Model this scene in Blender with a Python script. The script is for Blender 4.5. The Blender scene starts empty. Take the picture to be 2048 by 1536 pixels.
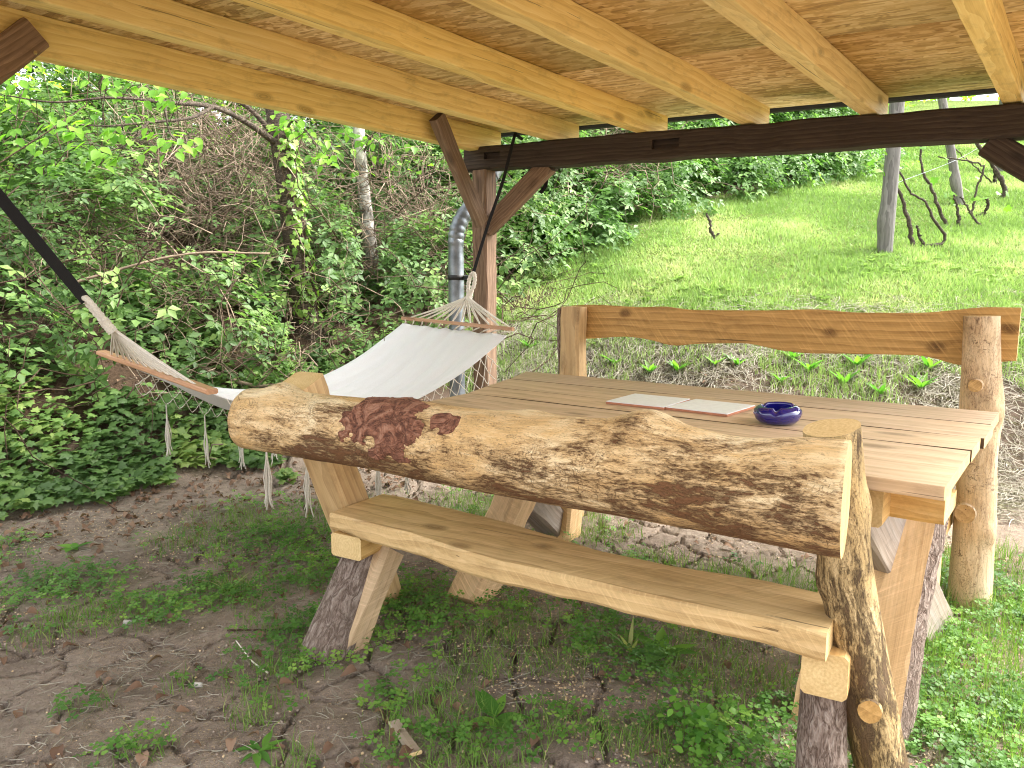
import bpy, math, random
import numpy as np
from mathutils import Matrix, Vector
rnd = random.Random(7)
rng = np.random.default_rng(11)
R = math.radians
scene = bpy.context.scene
COL = scene.collection

# ------------------------------------------------------------------ camera, sky, sun, exposure
cam_d = bpy.data.cameras.new('camera'); cam = bpy.data.objects.new('camera', cam_d); COL.objects.link(cam)
cam.location = (0, 0, 1.25); cam.rotation_euler = (R(90 - 7.668), 0, 0)
cam_d.sensor_width = 36; cam_d.lens = 26.9; cam_d.clip_start = .02; cam_d.clip_end = 400
scene.camera = cam
SUN_EL, SUN_AZ = 50, 82          # azimuth clockwise from +Y (seen from above), the sun stands behind the slope on the right
w = bpy.data.worlds.new('World'); scene.world = w; w.use_nodes = True
nt = w.node_tree; nt.nodes.clear()
sky = nt.nodes.new('ShaderNodeTexSky'); sky.sky_type = 'NISHITA'; sky.sun_disc = False
sky.sun_elevation = R(SUN_EL); sky.sun_rotation = R(SUN_AZ); sky.air_density = 1.0; sky.dust_density = 4.0; sky.ozone_density = 1.0
hs = nt.nodes.new('ShaderNodeHueSaturation'); hs.inputs['Saturation'].default_value = .14
bg = nt.nodes.new('ShaderNodeBackground'); bg.inputs['Strength'].default_value = .15
wo = nt.nodes.new('ShaderNodeOutputWorld')
nt.links.new(sky.outputs[0], hs.inputs['Color']); nt.links.new(hs.outputs[0], bg.inputs[0]); nt.links.new(bg.outputs[0], wo.inputs[0])
sd = bpy.data.lights.new('sun', 'SUN'); sd.energy = 1.5; sd.angle = R(14); sd.color = (1, .95, .86)
sun = bpy.data.objects.new('sun', sd); COL.objects.link(sun)
sdir = Vector((math.sin(R(SUN_AZ)) * math.cos(R(SUN_EL)), math.cos(R(SUN_AZ)) * math.cos(R(SUN_EL)), math.sin(R(SUN_EL))))
sun.rotation_euler = sdir.to_track_quat('Z', 'Y').to_euler(); sun.location = (6, 6, 12)
vs = scene.view_settings
vs.view_transform = 'Standard'; vs.look = 'None'; vs.gamma = 1; vs.use_curve_mapping = False; vs.exposure = 2.33
scene.cycles.max_bounces = 8; scene.cycles.diffuse_bounces = 4; scene.cycles.transparent_max_bounces = 4
scene.cycles.use_denoising = True; scene.cycles.filter_width = 1.1

# ------------------------------------------------------------------ numpy noise and mesh helpers
def _h(i, j, k, s):
    n = (i * 374761393 + j * 668265263 + k * 2147483647 + s * 974634777) & 0xffffffff
    n = ((n ^ (n >> 13)) * 1274126177) & 0xffffffff
    n = ((n ^ (n >> 16)) * 2246822519) & 0xffffffff
    return ((n ^ (n >> 15)) & 0xffff) / 65535.0
def vn(x, y, z=0., s=0):
    x, y, z = np.broadcast_arrays(np.asarray(x, float), np.asarray(y, float), np.asarray(z, float))
    i, j, k = np.floor(x).astype(np.int64), np.floor(y).astype(np.int64), np.floor(z).astype(np.int64)
    fx, fy, fz = x - i, y - j, z - k
    fx, fy, fz = fx*fx*(3-2*fx), fy*fy*(3-2*fy), fz*fz*(3-2*fz)
    r = 0
    for a in (0, 1):
        for b in (0, 1):
            for c in (0, 1):
                r = r + _h(i+a, j+b, k+c, s) * (fx if a else 1-fx) * (fy if b else 1-fy) * (fz if c else 1-fz)
    return r
def fbm(x, y, z=0., s=0, o=4):
    r = 0; a = .5
    for q in range(o):
        r = r + a * vn(np.asarray(x) * 2**q, np.asarray(y) * 2**q, np.asarray(z) * 2**q, s + q); a *= .5
    return r / (1 - .5**o)
def sstep(a, b, x):
    t = np.clip((x - a) / (b - a), 0, 1); return t*t*(3-2*t)

def tag(o, label=None, cat=None, group=None, kind=None):
    for k, v in (('label', label), ('category', cat), ('group', group), ('kind', kind)):
        if v: o[k] = v
    return o
def link(name, me, mats, parent=None, M=None):
    o = bpy.data.objects.new(name, me); COL.objects.link(o)
    if mats is not None and not me.materials:
        for m in (mats if isinstance(mats, (list, tuple)) else [mats]): me.materials.append(m)
    M = M or Matrix()
    if parent:
        W = parent.matrix_basis.copy(); q = parent.parent
        while q: W = q.matrix_basis @ W; q = q.parent
        o.parent = parent; o.matrix_basis = W.inverted() @ M
    else: o.matrix_basis = M
    return o
def meshnp(name, V, F, smooth=False, attrs=None, fmat=None):
    """F: list of arrays (each n x k) of faces"""
    me = bpy.data.meshes.new(name)
    V = np.asarray(V, np.float32)
    if not isinstance(F, (list, tuple)): F = [F]
    F = [np.asarray(f, np.int32) for f in F if len(f)]
    loops = np.concatenate([f.ravel() for f in F]); tot = np.concatenate([np.full(len(f), f.shape[1], np.int32) for f in F])
    me.vertices.add(len(V)); me.vertices.foreach_set('co', V.ravel())
    me.loops.add(len(loops)); me.loops.foreach_set('vertex_index', loops)
    me.polygons.add(len(tot)); st = np.concatenate([[0], np.cumsum(tot)[:-1]]).astype(np.int32)
    me.polygons.foreach_set('loop_start', st); me.polygons.foreach_set('loop_total', tot)
    if smooth is not False: me.polygons.foreach_set('use_smooth', np.broadcast_to(np.asarray(smooth, bool), len(tot)))
    if fmat is not None: me.polygons.foreach_set('material_index', np.asarray(fmat, np.int32))
    for k, a in (attrs or {}).items():
        at = me.attributes.new(k, 'FLOAT', 'POINT'); at.data.foreach_set('value', np.asarray(a, np.float32))
    me.update(calc_edges=True); me.validate()
    return me
def loft(name, xs, secs, capm=1, sidem=None, smooth=True, caps=True):
    """sections secs[n][m] of (y,z) along local X"""
    secs = np.asarray(secs, float); n, m, _ = secs.shape
    V = np.concatenate([np.repeat(np.asarray(xs, float), m)[:, None], secs.reshape(-1, 2)], 1)
    a = np.arange(n-1)[:, None]*m; b = np.arange(m)[None]; b2 = (b+1) % m
    F = np.stack([a+b, a+m+b, a+m+b2, a+b2], -1).reshape(-1, 4)[:, ::-1]
    fm = np.tile(np.asarray(sidem if sidem is not None else [0]*m), n-1)
    if not caps: return meshnp(name, V, F, smooth, fmat=fm)
    c0, c1 = len(V), len(V)+1
    V = np.concatenate([V, [[xs[0], *secs[0].mean(0)], [xs[-1], *secs[-1].mean(0)]]])
    b = np.arange(m); b2 = (b+1) % m; e = (n-1)*m
    T = np.concatenate([np.stack([np.full(m, c0), b, b2], -1), np.stack([np.full(m, c1), e+b2, e+b], -1)])[:, ::-1]
    return meshnp(name, V, [F, T], np.concatenate([np.full(len(F), bool(smooth)), np.zeros(len(T), bool)]), fmat=np.concatenate([fm, np.full(len(T), capm)]))
def rectsec(y0, y1, z0, z1, bv):
    return [(y0+bv, z0), (y1-bv, z0), (y1, z0+bv), (y1, z1-bv), (y1-bv, z1), (y0+bv, z1), (y0, z1-bv), (y0, z0+bv)]
def frame(p0, p1, up=(0, 0, 1)):
    p0, p1, up = Vector(p0), Vector(p1), Vector(up)
    x = (p1-p0).normalized(); y = up.cross(x).normalized(); z = x.cross(y)
    return Matrix(((x.x, y.x, z.x, p0.x), (x.y, y.y, z.y, p0.y), (x.z, y.z, z.z, p0.z), (0, 0, 0, 1)))
def timber(name, p0, p1, wd, ht, mats, parent, up=(0, 0, 1), wob=.0015, bv=.004, taper=1., label=None):
    """sawn timber from p0 to p1; width across, height along up; grain along local X"""
    L = (Vector(p1)-Vector(p0)).length; n = max(4, int(L/.05)); xs = np.linspace(0, L, n); s = rnd.randint(0, 9999)
    secs = []
    for x in xs:
        k = 1 + (taper-1)*x/L; a = [(vn(x*5, i*7.3, s, 3)-.5)*2*wob for i in range(4)]
        b = bv*(.6+.9*vn(x*12, 3, s, 5))
        secs.append(rectsec(-wd/2*k+a[0], wd/2*k+a[1], -ht/2*k+a[2], ht/2*k+a[3], b))
    me = loft(name, xs, secs, smooth=False)
    o = link(name, me, mats, parent, frame(p0, p1, up))
    if label: o['label'] = label
    return o
def logmesh(name, L, r0, r1, amp=.05, knots=(), n=None, m=40, bend=0., cut=None, seed=0, slant=0., lump=1.0):
    """peeled log along local X; returns mesh and the radius function"""
    n = n or int(L/.02); xs = np.linspace(0, L, n); ph = np.linspace(0, 2*np.pi, m, endpoint=False)
    X, P = np.meshgrid(xs, ph, indexing='ij')
    def rad(X, P):
        r = r0+(r1-r0)*X/L
        r = r*(1+amp*(fbm(X*3*lump, np.cos(P)*1.1+4, np.sin(P)*1.1, seed)-.5)*2 + amp*.35*(fbm(X*9, np.cos(P)*4+4, np.sin(P)*4, seed+9)-.5))
        for (kx, kp, hgt, kr) in knots:
            dp = (P-kp+np.pi) % (2*np.pi)-np.pi
            d2 = (X-kx)**2+(dp*r0)**2
            r = r+hgt*np.exp(-d2/kr**2)
        return r
    Rr = rad(X, P)
    if cut: Rr = cut(X, P, Rr)
    oy = bend*np.sin(np.pi*X/L)
    secs = np.stack([Rr*np.cos(P)+oy, Rr*np.sin(P)], -1)
    me = loft(name, xs, secs)
    if slant:
        for v in me.vertices:
            if v.co.x > L-1e-4: v.co.x += slant*v.co.z
    return me, rad
def tubes(name, paths, rad, m=5, tint=None, smooth=True, closed_tip=True):
    """paths (n,k,3), rad (n,k) -> one mesh"""
    P = np.asarray(paths, float); n, k, _ = P.shape; rad = np.broadcast_to(np.asarray(rad, float), (n, k))
    T = np.gradient(P, axis=1); T /= np.linalg.norm(T, axis=2, keepdims=True)+1e-9
    ref = np.where(np.abs(T[..., 2:3]) > .8, np.array([1., 0, 0]), np.array([0, 0, 1.]))
    A = np.cross(ref, T); A /= np.linalg.norm(A, axis=2, keepdims=True)+1e-9; B = np.cross(T, A)
    a = np.linspace(0, 2*np.pi, m, endpoint=False)
    V = P[:, :, None]+rad[:, :, None, None]*(A[:, :, None]*np.cos(a)[:, None]+B[:, :, None]*np.sin(a)[:, None])
    base = (np.arange(n)[:, None, None]*k+np.arange(k-1)[None, :, None])*m; q = np.arange(m); q2 = (q+1) % m
    F = np.stack([base+q, base+q2, base+m+q2, base+m+q], -1).reshape(-1, 4)
    at = {'tint': np.repeat(tint, k*m)} if tint is not None else None
    if m < 4: return meshnp(name, V.reshape(-1, 3), F, smooth, at)
    e0 = (np.arange(n)*k*m)[:, None]+q[::-1]; e1 = (np.arange(n)*k*m+(k-1)*m)[:, None]+q
    return meshnp(name, V.reshape(-1, 3), [F, e0, e1], smooth, at)
def smoothpath(pts, k):
    pts = np.asarray(pts, float); t = np.linspace(0, len(pts)-1, k); i = np.clip(t.astype(int), 0, len(pts)-2); f = (t-i)[:, None]
    g = np.concatenate([[2*pts[0]-pts[1]], pts, [2*pts[-1]-pts[-2]]])
    p0, p1, p2, p3 = g[i], g[i+1], g[i+2], g[i+3]
    return .5*(2*p1+(p2-p0)*f+(2*p0-5*p1+4*p2-p3)*f**2+(-p0+3*p1-3*p2+p3)*f**3)
def tube1(name, pts, rad, mat, parent, k=24, m=10):
    P = smoothpath(pts, k); rr = np.interp(np.linspace(0, 1, k), np.linspace(0, 1, len(np.atleast_1d(rad))), np.atleast_1d(rad))
    return link(name, tubes(name, P[None], rr[None], m), mat, parent)
def empty(name, loc):
    o = bpy.data.objects.new(name, None); COL.objects.link(o); o.empty_display_size = .1
    o.matrix_basis = Matrix.Translation(loc); return o

# leaf clouds: template (verts, tris) x instances -> one mesh
def rots(nrm, head):
    """rotation matrices with local Z = nrm and local Y as near as possible to head"""
    z = nrm/np.linalg.norm(nrm, axis=1, keepdims=True)
    y = head-(head*z).sum(1, keepdims=True)*z; y /= np.linalg.norm(y, axis=1, keepdims=True)+1e-9
    return np.stack([np.cross(y, z), y, z], -1)
def cloud(name, tmpl, pos, nrm, head, size, tint, smooth=False):
    tv, tf = tmpl; n, k = len(pos), len(tv)
    V = np.einsum('nij,kj->nki', rots(nrm, head), tv)*np.asarray(size)[:, None, None]+pos[:, None]
    F = (np.arange(n)[:, None, None]*k+tf[None]).reshape(-1, tf.shape[1])
    return meshnp(name, V.reshape(-1, 3), F, smooth, {'tint': np.repeat(tint, k)})
def rdir(n, flat=1.):
    v = rng.normal(size=(n, 3)); v[:, 2] *= flat; return v/np.linalg.norm(v, axis=1, keepdims=True)
A_ = np.array
LEAF4 = (A_([(0, 0, 0), (-.27, .42, .07), (.27, .42, .07), (0, .45, -.03), (0, 1, -.06)], float), A_([(0, 3, 1), (0, 2, 3), (1, 3, 4), (3, 2, 4)]))
def ovate(n=5, wd=.3, fold=.08, droop=.15):
    v = []; f = []
    for i in range(n+1):
        t = i/n; ww = wd*math.sin(math.pi*min(1, t**.8))*(1.12-.3*t); zc = -droop*t*t
        v += [(-ww, t, zc+fold*ww/wd), (0, t, zc), (ww, t, zc+fold*ww/wd)]
    for i in range(n):
        a = i*3; f += [(a, a+1, a+4), (a, a+4, a+3), (a+1, a+2, a+5), (a+1, a+5, a+4)]
    return A_(v, float), A_(f)
OVATE = ovate()
LONGLEAF = ovate(6, .13, .05, .25)
_iv = [(0, 0), (-.28, -.12), (-.5, .12), (-.34, .3), (-.44, .62), (-.18, .6), (0, 1), (.18, .6), (.44, .62), (.34, .3), (.5, .12), (.28, -.12)]
IVY = (A_([(0, .3, .05)]+[(x, y, -.12*(x*x+(y-.3)**2)) for x, y in _iv], float), A_([(0, i+1, (i+1) % 12+1) for i in range(12)][::1])[:, [0, 2, 1]])
def clover():
    v = []; f = []
    for a in (0, 2.09, 4.19):
        b = len(v); c, s = math.cos(a), math.sin(a)
        for x, y, z in ((0, .05, 0), (-.42, .55, .08), (-.32, .95, .02), (0, .82, -.03), (.32, .95, .02), (.42, .55, .08)):
            v.append((x*c-y*s, x*s+y*c, z))
        f += [(b, b+3, b+1), (b+1, b+3, b+2), (b, b+5, b+3), (b+3, b+5, b+4)]
    return A_(v, float), A_(f)
CLOVER = clover()
BLADE1 = (A_([(-.5, 0, 0), (.5, 0, 0), (0, .2, 1)], float), A_([(0, 1, 2)]))
def blades(name, base, hgt, wid, lean, tint, seg=3):
    """curved grass blades; base (n,3), lean (n,2) sideways reach in metres at the tip"""
    n = len(base); az = rng.uniform(0, 2*np.pi, n); side = np.stack([np.cos(az), np.sin(az), 0*az], -1)
    V = []
    for i in range(seg+1):
        t = i/seg; c = base+np.stack([lean[:, 0]*t**1.8, lean[:, 1]*t**1.8, hgt*(t-.25*t*t*np.minimum(1, np.hypot(lean[:, 0], lean[:, 1])/hgt))], -1)
        ww = (wid*(1-t**1.6)/2)[:, None]
        if i < seg: V += [c-side*ww, c+side*ww]
        else: V += [c]
    V = np.stack(V, 1); k = V.shape[1]; f = []
    for i in range(seg-1): a = 2*i; f += [(a, a+1, a+3), (a, a+3, a+2)]
    f.append((2*seg-2, 2*seg-1, 2*seg))
    F = (np.arange(n)[:, None, None]*k+A_(f)[None]).reshape(-1, 3)
    return meshnp(name, V.reshape(-1, 3), F, False, {'tint': np.repeat(tint, k)})

# ------------------------------------------------------------------ materials
class NT:
    def __init__(s, name, disp=False):
        s.m = bpy.data.materials.new(name); s.m.use_nodes = True; s.t = s.m.node_tree; s.t.nodes.clear()
    def n(s, ty, props=None, **kw):
        nd = s.t.nodes.new('ShaderNode'+ty)
        for k, v in (props or {}).items(): setattr(nd, k, v)
        for k, v in kw.items():
            k = k.replace('_', ' ')
            inp = nd.inputs[int(k[1:])] if k[0] == 'i' and k[1:].isdigit() else nd.inputs[k]
            if isinstance(v, bpy.types.NodeSocket): s.t.links.new(v, inp)
            else: inp.default_value = v if not (isinstance(v, tuple) and len(v) == 3 and inp.type == 'RGBA') else (*v, 1)
        return nd
    def ramp(s, fac, stops, interp='LINEAR'):
        nd = s.n('ValToRGB', Fac=fac); e = nd.color_ramp.elements; nd.color_ramp.interpolation = interp
        while len(e) < len(stops): e.new(.5)
        for i, (p, c) in enumerate(stops):
            e[i].position = p; e[i].color = (*c, 1) if isinstance(c, tuple) else (c, c, c, 1)
        return nd.outputs[0]
    def math(s, op, a, b=0., c=0.): return s.n('Math', {'operation': op}, i0=a, i1=b, i2=c).outputs[0]
    def mix(s, f, a, b, mode='MIX'):
        nd = s.t.nodes.new('ShaderNodeMix'); nd.data_type = 'RGBA'; nd.blend_type = mode
        for i, v in ((0, f), (6, a), (7, b)):
            if isinstance(v, bpy.types.NodeSocket): s.t.links.new(v, nd.inputs[i])
            else: nd.inputs[i].default_value = v if i == 0 else ((*v, 1) if isinstance(v, tuple) else (v, v, v, 1))
        return nd.outputs[2]
    def coord(s, scale=(1, 1, 1), rot=(0, 0, 0), jitter=True, warp=0., wscale=3.):
        tc = s.n('TexCoord').outputs['Object']
        if jitter:
            oi = s.n('ObjectInfo').outputs['Random']
            off = s.n('CombineXYZ', X=s.math('MULTIPLY', oi, 37.), Y=s.math('MULTIPLY', oi, 11.), Z=s.math('MULTIPLY', oi, 23.)).outputs[0]
            tc = s.n('VectorMath', {'operation': 'ADD'}, i0=tc, i1=off).outputs[0]
        if warp:
            nz = s.n('TexNoise', Vector=tc, Scale=wscale, Detail=2.).outputs['Color']
            nz = s.n('VectorMath', {'operation': 'SUBTRACT'}, i0=nz, i1=(.5, .5, .5)).outputs[0]
            nz = s.n('VectorMath', {'operation': 'SCALE'}, i0=nz, Scale=warp).outputs[0]
            tc = s.n('VectorMath', {'operation': 'ADD'}, i0=tc, i1=nz).outputs[0]
        return s.n('Mapping', Vector=tc, Rotation=rot, Scale=scale).outputs[0]
    def noise(s, vec, scale, detail=4., rough=.55, dist=0.): return s.n('TexNoise', Vector=vec, Scale=scale, Detail=detail, Roughness=rough, Distortion=dist).outputs['Fac']
    def out(s, color, rough=.6, bump=None, bstr=.3, bdist=.01, spec=.3, **kw):
        p = s.n('BsdfPrincipled', Base_Color=color, Roughness=rough, **{'Specular_IOR_Level': spec}, **kw)
        if bump is not None: s.t.links.new(s.n('Bump', Height=bump, Strength=bstr, Distance=bdist).outputs[0], p.inputs['Normal'])
        s.t.links.new(p.outputs[0], s.n('OutputMaterial').inputs[0]); return s.m

def wood(name, light, mid, dark, knot=.5, saw=0., ringscale=14., grain=1., rough=.65, bstr=.25, grey=0., ring=.22, ks=(2.6, 7, 7)):
    s = NT(name); c = s.coord()
    cg = s.n('Mapping', Vector=c, Scale=(1.2, 26, 26)).outputs[0]
    g = s.noise(cg, 3., 5., .6)
    cw = s.coord((.35, 1, 1), warp=.05, wscale=2.2)
    wv = s.n('TexWave', {'wave_type': 'RINGS', 'rings_direction': 'X', 'wave_profile': 'SAW'}, Vector=cw, Scale=ringscale, Distortion=5., Detail=3., Detail_Scale=.8).outputs['Fac']
    g2 = s.noise(s.n('Mapping', Vector=c, Scale=(1.0, 90, 90)).outputs[0], 3., 4., .65)
    f = s.math('ADD', s.math('MULTIPLY', wv, ring), s.math('ADD', s.math('MULTIPLY', g, .6*grain), s.math('MULTIPLY', g2, .38)))
    f = s.math('SUBTRACT', f, .18)
    col = s.ramp(f, [(.18, light), (.42, mid), (.72, dark)])
    big = s.noise(s.n('Mapping', Vector=c, Scale=(.8, 3, 3)).outputs[0], 2.2, 3.)
    col = s.mix(s.math('MULTIPLY', s.ramp(big, [(.4, 0.), (.75, 1.)]), .35), col, tuple(v*.72 for v in mid))
    h = f
    if knot:
        ck = s.coord(ks, warp=.03, wscale=6.)
        vo = s.n('TexVoronoi', Vector=ck, Scale=1.).outputs['Distance']
        kf = s.ramp(vo, [(0., 1.), (.10, .85), (.2, 0.)])
        rings = s.n('TexWave', {'wave_type': 'BANDS'}, Vector=s.n('CombineXYZ', X=vo).outputs[0], Scale=9., Distortion=1.5).outputs['Fac']
        col = s.mix(s.math('MULTIPLY', kf, knot), col, s.mix(rings, tuple(v*.75 for v in dark), tuple(v*.38 for v in dark)))
    if saw:
        cs = s.coord((1, 1, 1), rot=(0, R(38), R(30)))
        sw = s.noise(s.n('Mapping', Vector=cs, Scale=(85, 2.4, 2.4)).outputs[0], 2.4, 3., .7)
        sm = s.ramp(s.noise(c, 2.6, 2.), [(.35, .15), (.65, 1.)])
        sl = s.ramp(sw, [(.52, 0.), (.72, 1.)])
        col = s.mix(s.math('MULTIPLY', s.math('MULTIPLY', sl, sm), saw), col, tuple(min(1, v*1.35) for v in light))
        dk = s.ramp(sw, [(.26, 1.), (.42, 0.)])
        col = s.mix(s.math('MULTIPLY', s.math('MULTIPLY', dk, sm), saw*.7), col, tuple(v*.6 for v in dark))
        h = s.math('ADD', f, s.math('MULTIPLY', sw, saw*1.2))
    if grey:
        col = s.mix(s.math('MULTIPLY', s.ramp(s.noise(s.n('Mapping', Vector=c, Scale=(.5, 5, 5)).outputs[0], 3., 4.), [(.42, 0.), (.62, 1.)]), grey), col, (.36, .33, .30))
    crk = s.ramp(s.noise(s.n('Mapping', Vector=c, Scale=(.7, 34, 34)).outputs[0], 2., 3.), [(.285, 1.), (.30, 0.)])
    dirt = s.noise(s.coord((1.2, 3, 3), warp=.08, wscale=4.), 5., 8., .72)
    col = s.mix(s.ramp(dirt, [(.52, 0.), (.70, .38)]), col, tuple(v*.5 for v in dark))
    col = s.n('HueSaturation', Color=col, Value=s.math('ADD', .88, s.math('MULTIPLY', s.n('ObjectInfo').outputs['Random'], .24)), Saturation=s.math('ADD', .9, s.math('MULTIPLY', s.n('ObjectInfo').outputs['Random'], .2))).outputs[0]
    col = s.mix(s.math('MULTIPLY', crk, .75), col, tuple(v*.3 for v in dark))
    return s.out(col, rough, h, bstr, .006)
def endgrain(name, light, dark):
    s = NT(name); c = s.coord(jitter=False, warp=.02, wscale=5.)
    wv = s.n('TexWave', {'wave_type': 'RINGS', 'rings_direction': 'X'}, Vector=c, Scale=30., Distortion=1.2, Detail=2.).outputs['Fac']
    g = s.noise(s.coord(), 160., 4., .7)
    b = s.noise(s.coord(), 14., 4., .6)
    f = s.math('ADD', s.math('MULTIPLY', wv, .07), s.math('ADD', s.math('MULTIPLY', g, .55), s.math('MULTIPLY', b, .38)))
    col = s.ramp(f, [(.30, light), (.72, dark)])
    return s.out(col, .85, g, .7, .005)
def peeled(name, cream, tan, brown, cov=.5, lowbias=0., streak=5., worm=.6):
    """peeled trunk: pale sapwood with rags of brown inner bark left on it"""
    s = NT(name); c = s.coord(warp=.03, wscale=7.)
    low = 0.
    if lowbias:      # more of the bark was left on the underside of the trunk
        z = s.n('SeparateXYZ', Vector=s.n('TexCoord').outputs['Object']).outputs['Z']
        low = s.math('MULTIPLY', z, -lowbias)
    base = s.noise(s.n('Mapping', Vector=c, Scale=(1, 2.5, 2.5)).outputs[0], 3.2, 5., .6, .4)
    col = s.ramp(s.math('ADD', base, s.math('MULTIPLY', low, .5)), [(.36, cream), (.56, tan), (.74, tuple(v*.66 for v in tan))])
    fib = s.noise(s.n('Mapping', Vector=c, Scale=(1, 14, 14)).outputs[0], 7., 6., .7)
    col = s.mix(s.ramp(fib, [(.50, 0.), (.66, .55)]), col, tuple(v*.55 for v in tan))
    col = s.mix(s.ramp(fib, [(.30, .5), (.44, 0.)]), col, tuple(min(1, v*1.1) for v in cream))
    rag = s.noise(s.n('Mapping', Vector=c, Scale=(1, streak*.55, streak*.55)).outputs[0], 5.2, 10., .70, .5)
    zone = s.noise(c, 1.9, 2., .5)
    f = s.math('ADD', s.math('ADD', s.math('MULTIPLY', rag, .78), s.math('MULTIPLY', zone, .34)), low)
    t0 = .80-.34*cov
    brk = s.noise(s.n('Mapping', Vector=c, Scale=(1, 4.5, 4.5)).outputs[0], 30., 7., .78, .4)
    f = s.math('ADD', f, s.math('MULTIPLY', s.math('SUBTRACT', brk, .5), .55))
    col = s.mix(s.ramp(f, [(t0-.05, 0.), (t0+.01, .75)]), col, tuple(.55*u+.45*v for u, v in zip(tan, brown)))
    col = s.mix(s.ramp(f, [(t0+.06, 0.), (t0+.10, .92)]), col, brown)
    col = s.mix(s.ramp(f, [(t0+.16, 0.), (t0+.24, .85)]), col, tuple(v*.42 for v in brown))
    fine = s.noise(s.n('Mapping', Vector=c, Scale=(1, 3, 3)).outputs[0], 110., 4., .7)
    st = fib
    col = s.mix(s.math('MULTIPLY', s.ramp(fine, [(.54, 0.), (.61, .9)]), s.ramp(f, [(t0-.16, .10), (t0-.02, .75)])), col, tuple(v*.6 for v in brown))
    wc = s.coord((1, 1, 1), warp=.05, wscale=18.)
    ridge = s.math('ABSOLUTE', s.math('SUBTRACT', s.noise(s.n('Mapping', Vector=wc, Scale=(1.6, 1, 1)).outputs[0], 22., 1.5, .5, 1.5), .5))
    wm = s.math('MULTIPLY', s.ramp(ridge, [(.0, 1.), (.014, 0.)]), s.ramp(s.noise(c, 8., 2.), [(.50, 0.), (.56, 1.)]))
    col = s.mix(s.math('MULTIPLY', wm, worm), col, tuple(v*.8 for v in brown))
    rag_h = s.ramp(f, [(t0+.04, 0.), (t0+.11, 1.)])
    h = s.math('SUBTRACT', s.math('ADD', s.math('ADD', s.math('MULTIPLY', f, .5), s.math('MULTIPLY', rag_h, .45)), s.math('ADD', s.math('MULTIPLY', fine, .3), s.math('MULTIPLY', st, .3))), s.math('MULTIPLY', wm, .4))
    return s.out(col, .66, h, .9, .012)
def bark(name, c1, c2, c3, sc=1., stretch=3.2):
    s = NT(name); c = s.coord(warp=.035, wscale=9.)
    m = s.n('Mapping', Vector=c, Scale=(1, stretch, stretch)).outputs[0]
    r1 = s.math('ABSOLUTE', s.math('SUBTRACT', s.noise(m, 11.*sc, 3., .6, 1.2), .5))
    r2 = s.math('ABSOLUTE', s.math('SUBTRACT', s.noise(m, 30.*sc, 3., .6, .8), .5))
    a = s.noise(m, 70.*sc, 6., .7)
    h = s.math('ADD', s.math('ADD', s.math('MULTIPLY', s.ramp(r1, [(0., 0.), (.13, 1.)]), .42), s.math('MULTIPLY', s.ramp(r2, [(0., 0.), (.12, 1.)]), .22)), s.math('MULTIPLY', a, .5))
    col = s.ramp(h, [(.28, c3), (.6, c2), (.95, c1)])
    col = s.mix(s.ramp(s.noise(c, 3.), [(.5, 0.), (.72, .5)]), col, tuple(v*.8 for v in c2))
    return s.out(col, .85, h, .9, .015)
def plain(name, col, rough=.6, metal=0., nscale=0., nam=.3, bstr=.1, spec=.4, **kw):
    s = NT(name); c = col; h = None
    if nscale:
        h = s.noise(s.coord(), nscale, 5., .6); c = s.mix(s.ramp(h, [(.35, 0.), (.7, 1.)]), tuple(v*(1-nam) for v in col), tuple(min(1, v*(1+nam)) for v in col))
    return s.out(c, rough, h, bstr, .005, spec, Metallic=metal, **kw)
def leaf(name, cols, trans=.35, rough=.5, spec=.35, tc=(.75, 1., .22)):
    s = NT(name); t = s.n('Attribute', {'attribute_name': 'tint'}).outputs['Fac']
    n_ = len(cols); col = s.ramp(t, [(i/(n_-1), c) for i, c in enumerate(cols)])
    col = s.mix(.3, col, s.mix(s.noise(s.coord(jitter=False), 45., 3.), tuple(.55*v for v in cols[n_//2]), tuple(min(1, 1.5*v) for v in cols[n_//2])), 'MIX')
    p = s.n('BsdfPrincipled', Base_Color=col, Roughness=rough, Specular_IOR_Level=spec)
    tr = s.n('BsdfTranslucent', Color=s.mix(.75, col, tc, 'MULTIPLY'))
    tr2 = s.n('HueSaturation', Value=2.0, Color=tr.inputs['Color'].links[0].from_socket); s.t.links.new(tr2.outputs[0], tr.inputs['Color'])
    mx = s.n('MixShader', Fac=trans, i1=p.outputs[0], i2=tr.outputs[0])
    s.t.links.new(mx.outputs[0], s.n('OutputMaterial').inputs[0]); return s.m

M = {}
M['spruce'] = wood('spruce_rafter', (.92, .76, .36), (.83, .63, .25), (.58, .38, .125), knot=.75, ringscale=9., rough=.6, bstr=.12)
M['end'] = endgrain('sawn_end', (.86, .66, .34), (.56, .36, .14))
M['darkbeam'] = wood('old_dark_beam', (.10, .072, .052), (.055, .038, .027), (.018, .012, .009), knot=.6, rough=.8, bstr=.6)
M['darkend'] = endgrain('old_dark_end', (.12, .075, .05), (.04, .025, .017))
M['oldpost'] = wood('weathered_post', (.36, .245, .165), (.21, .135, .088), (.07, .042, .028), knot=.5, rough=.8, bstr=.7, ringscale=20.)
M['oldbrace'] = wood('weathered_brace', (.34, .235, .15), (.22, .145, .09), (.11, .068, .04), knot=.8, rough=.75, bstr=.4)
M['table'] = wood('table_board', (.74, .56, .38), (.62, .45, .285), (.38, .25, .14), knot=.8, ringscale=8., rough=.55, bstr=.14)
M['bench'] = wood('bench_plank', (.78, .57, .30), (.64, .44, .205), (.36, .21, .08), knot=.8, ks=(3.4, 6, 6), saw=.5, ringscale=9., rough=.62, bstr=.3)
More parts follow.
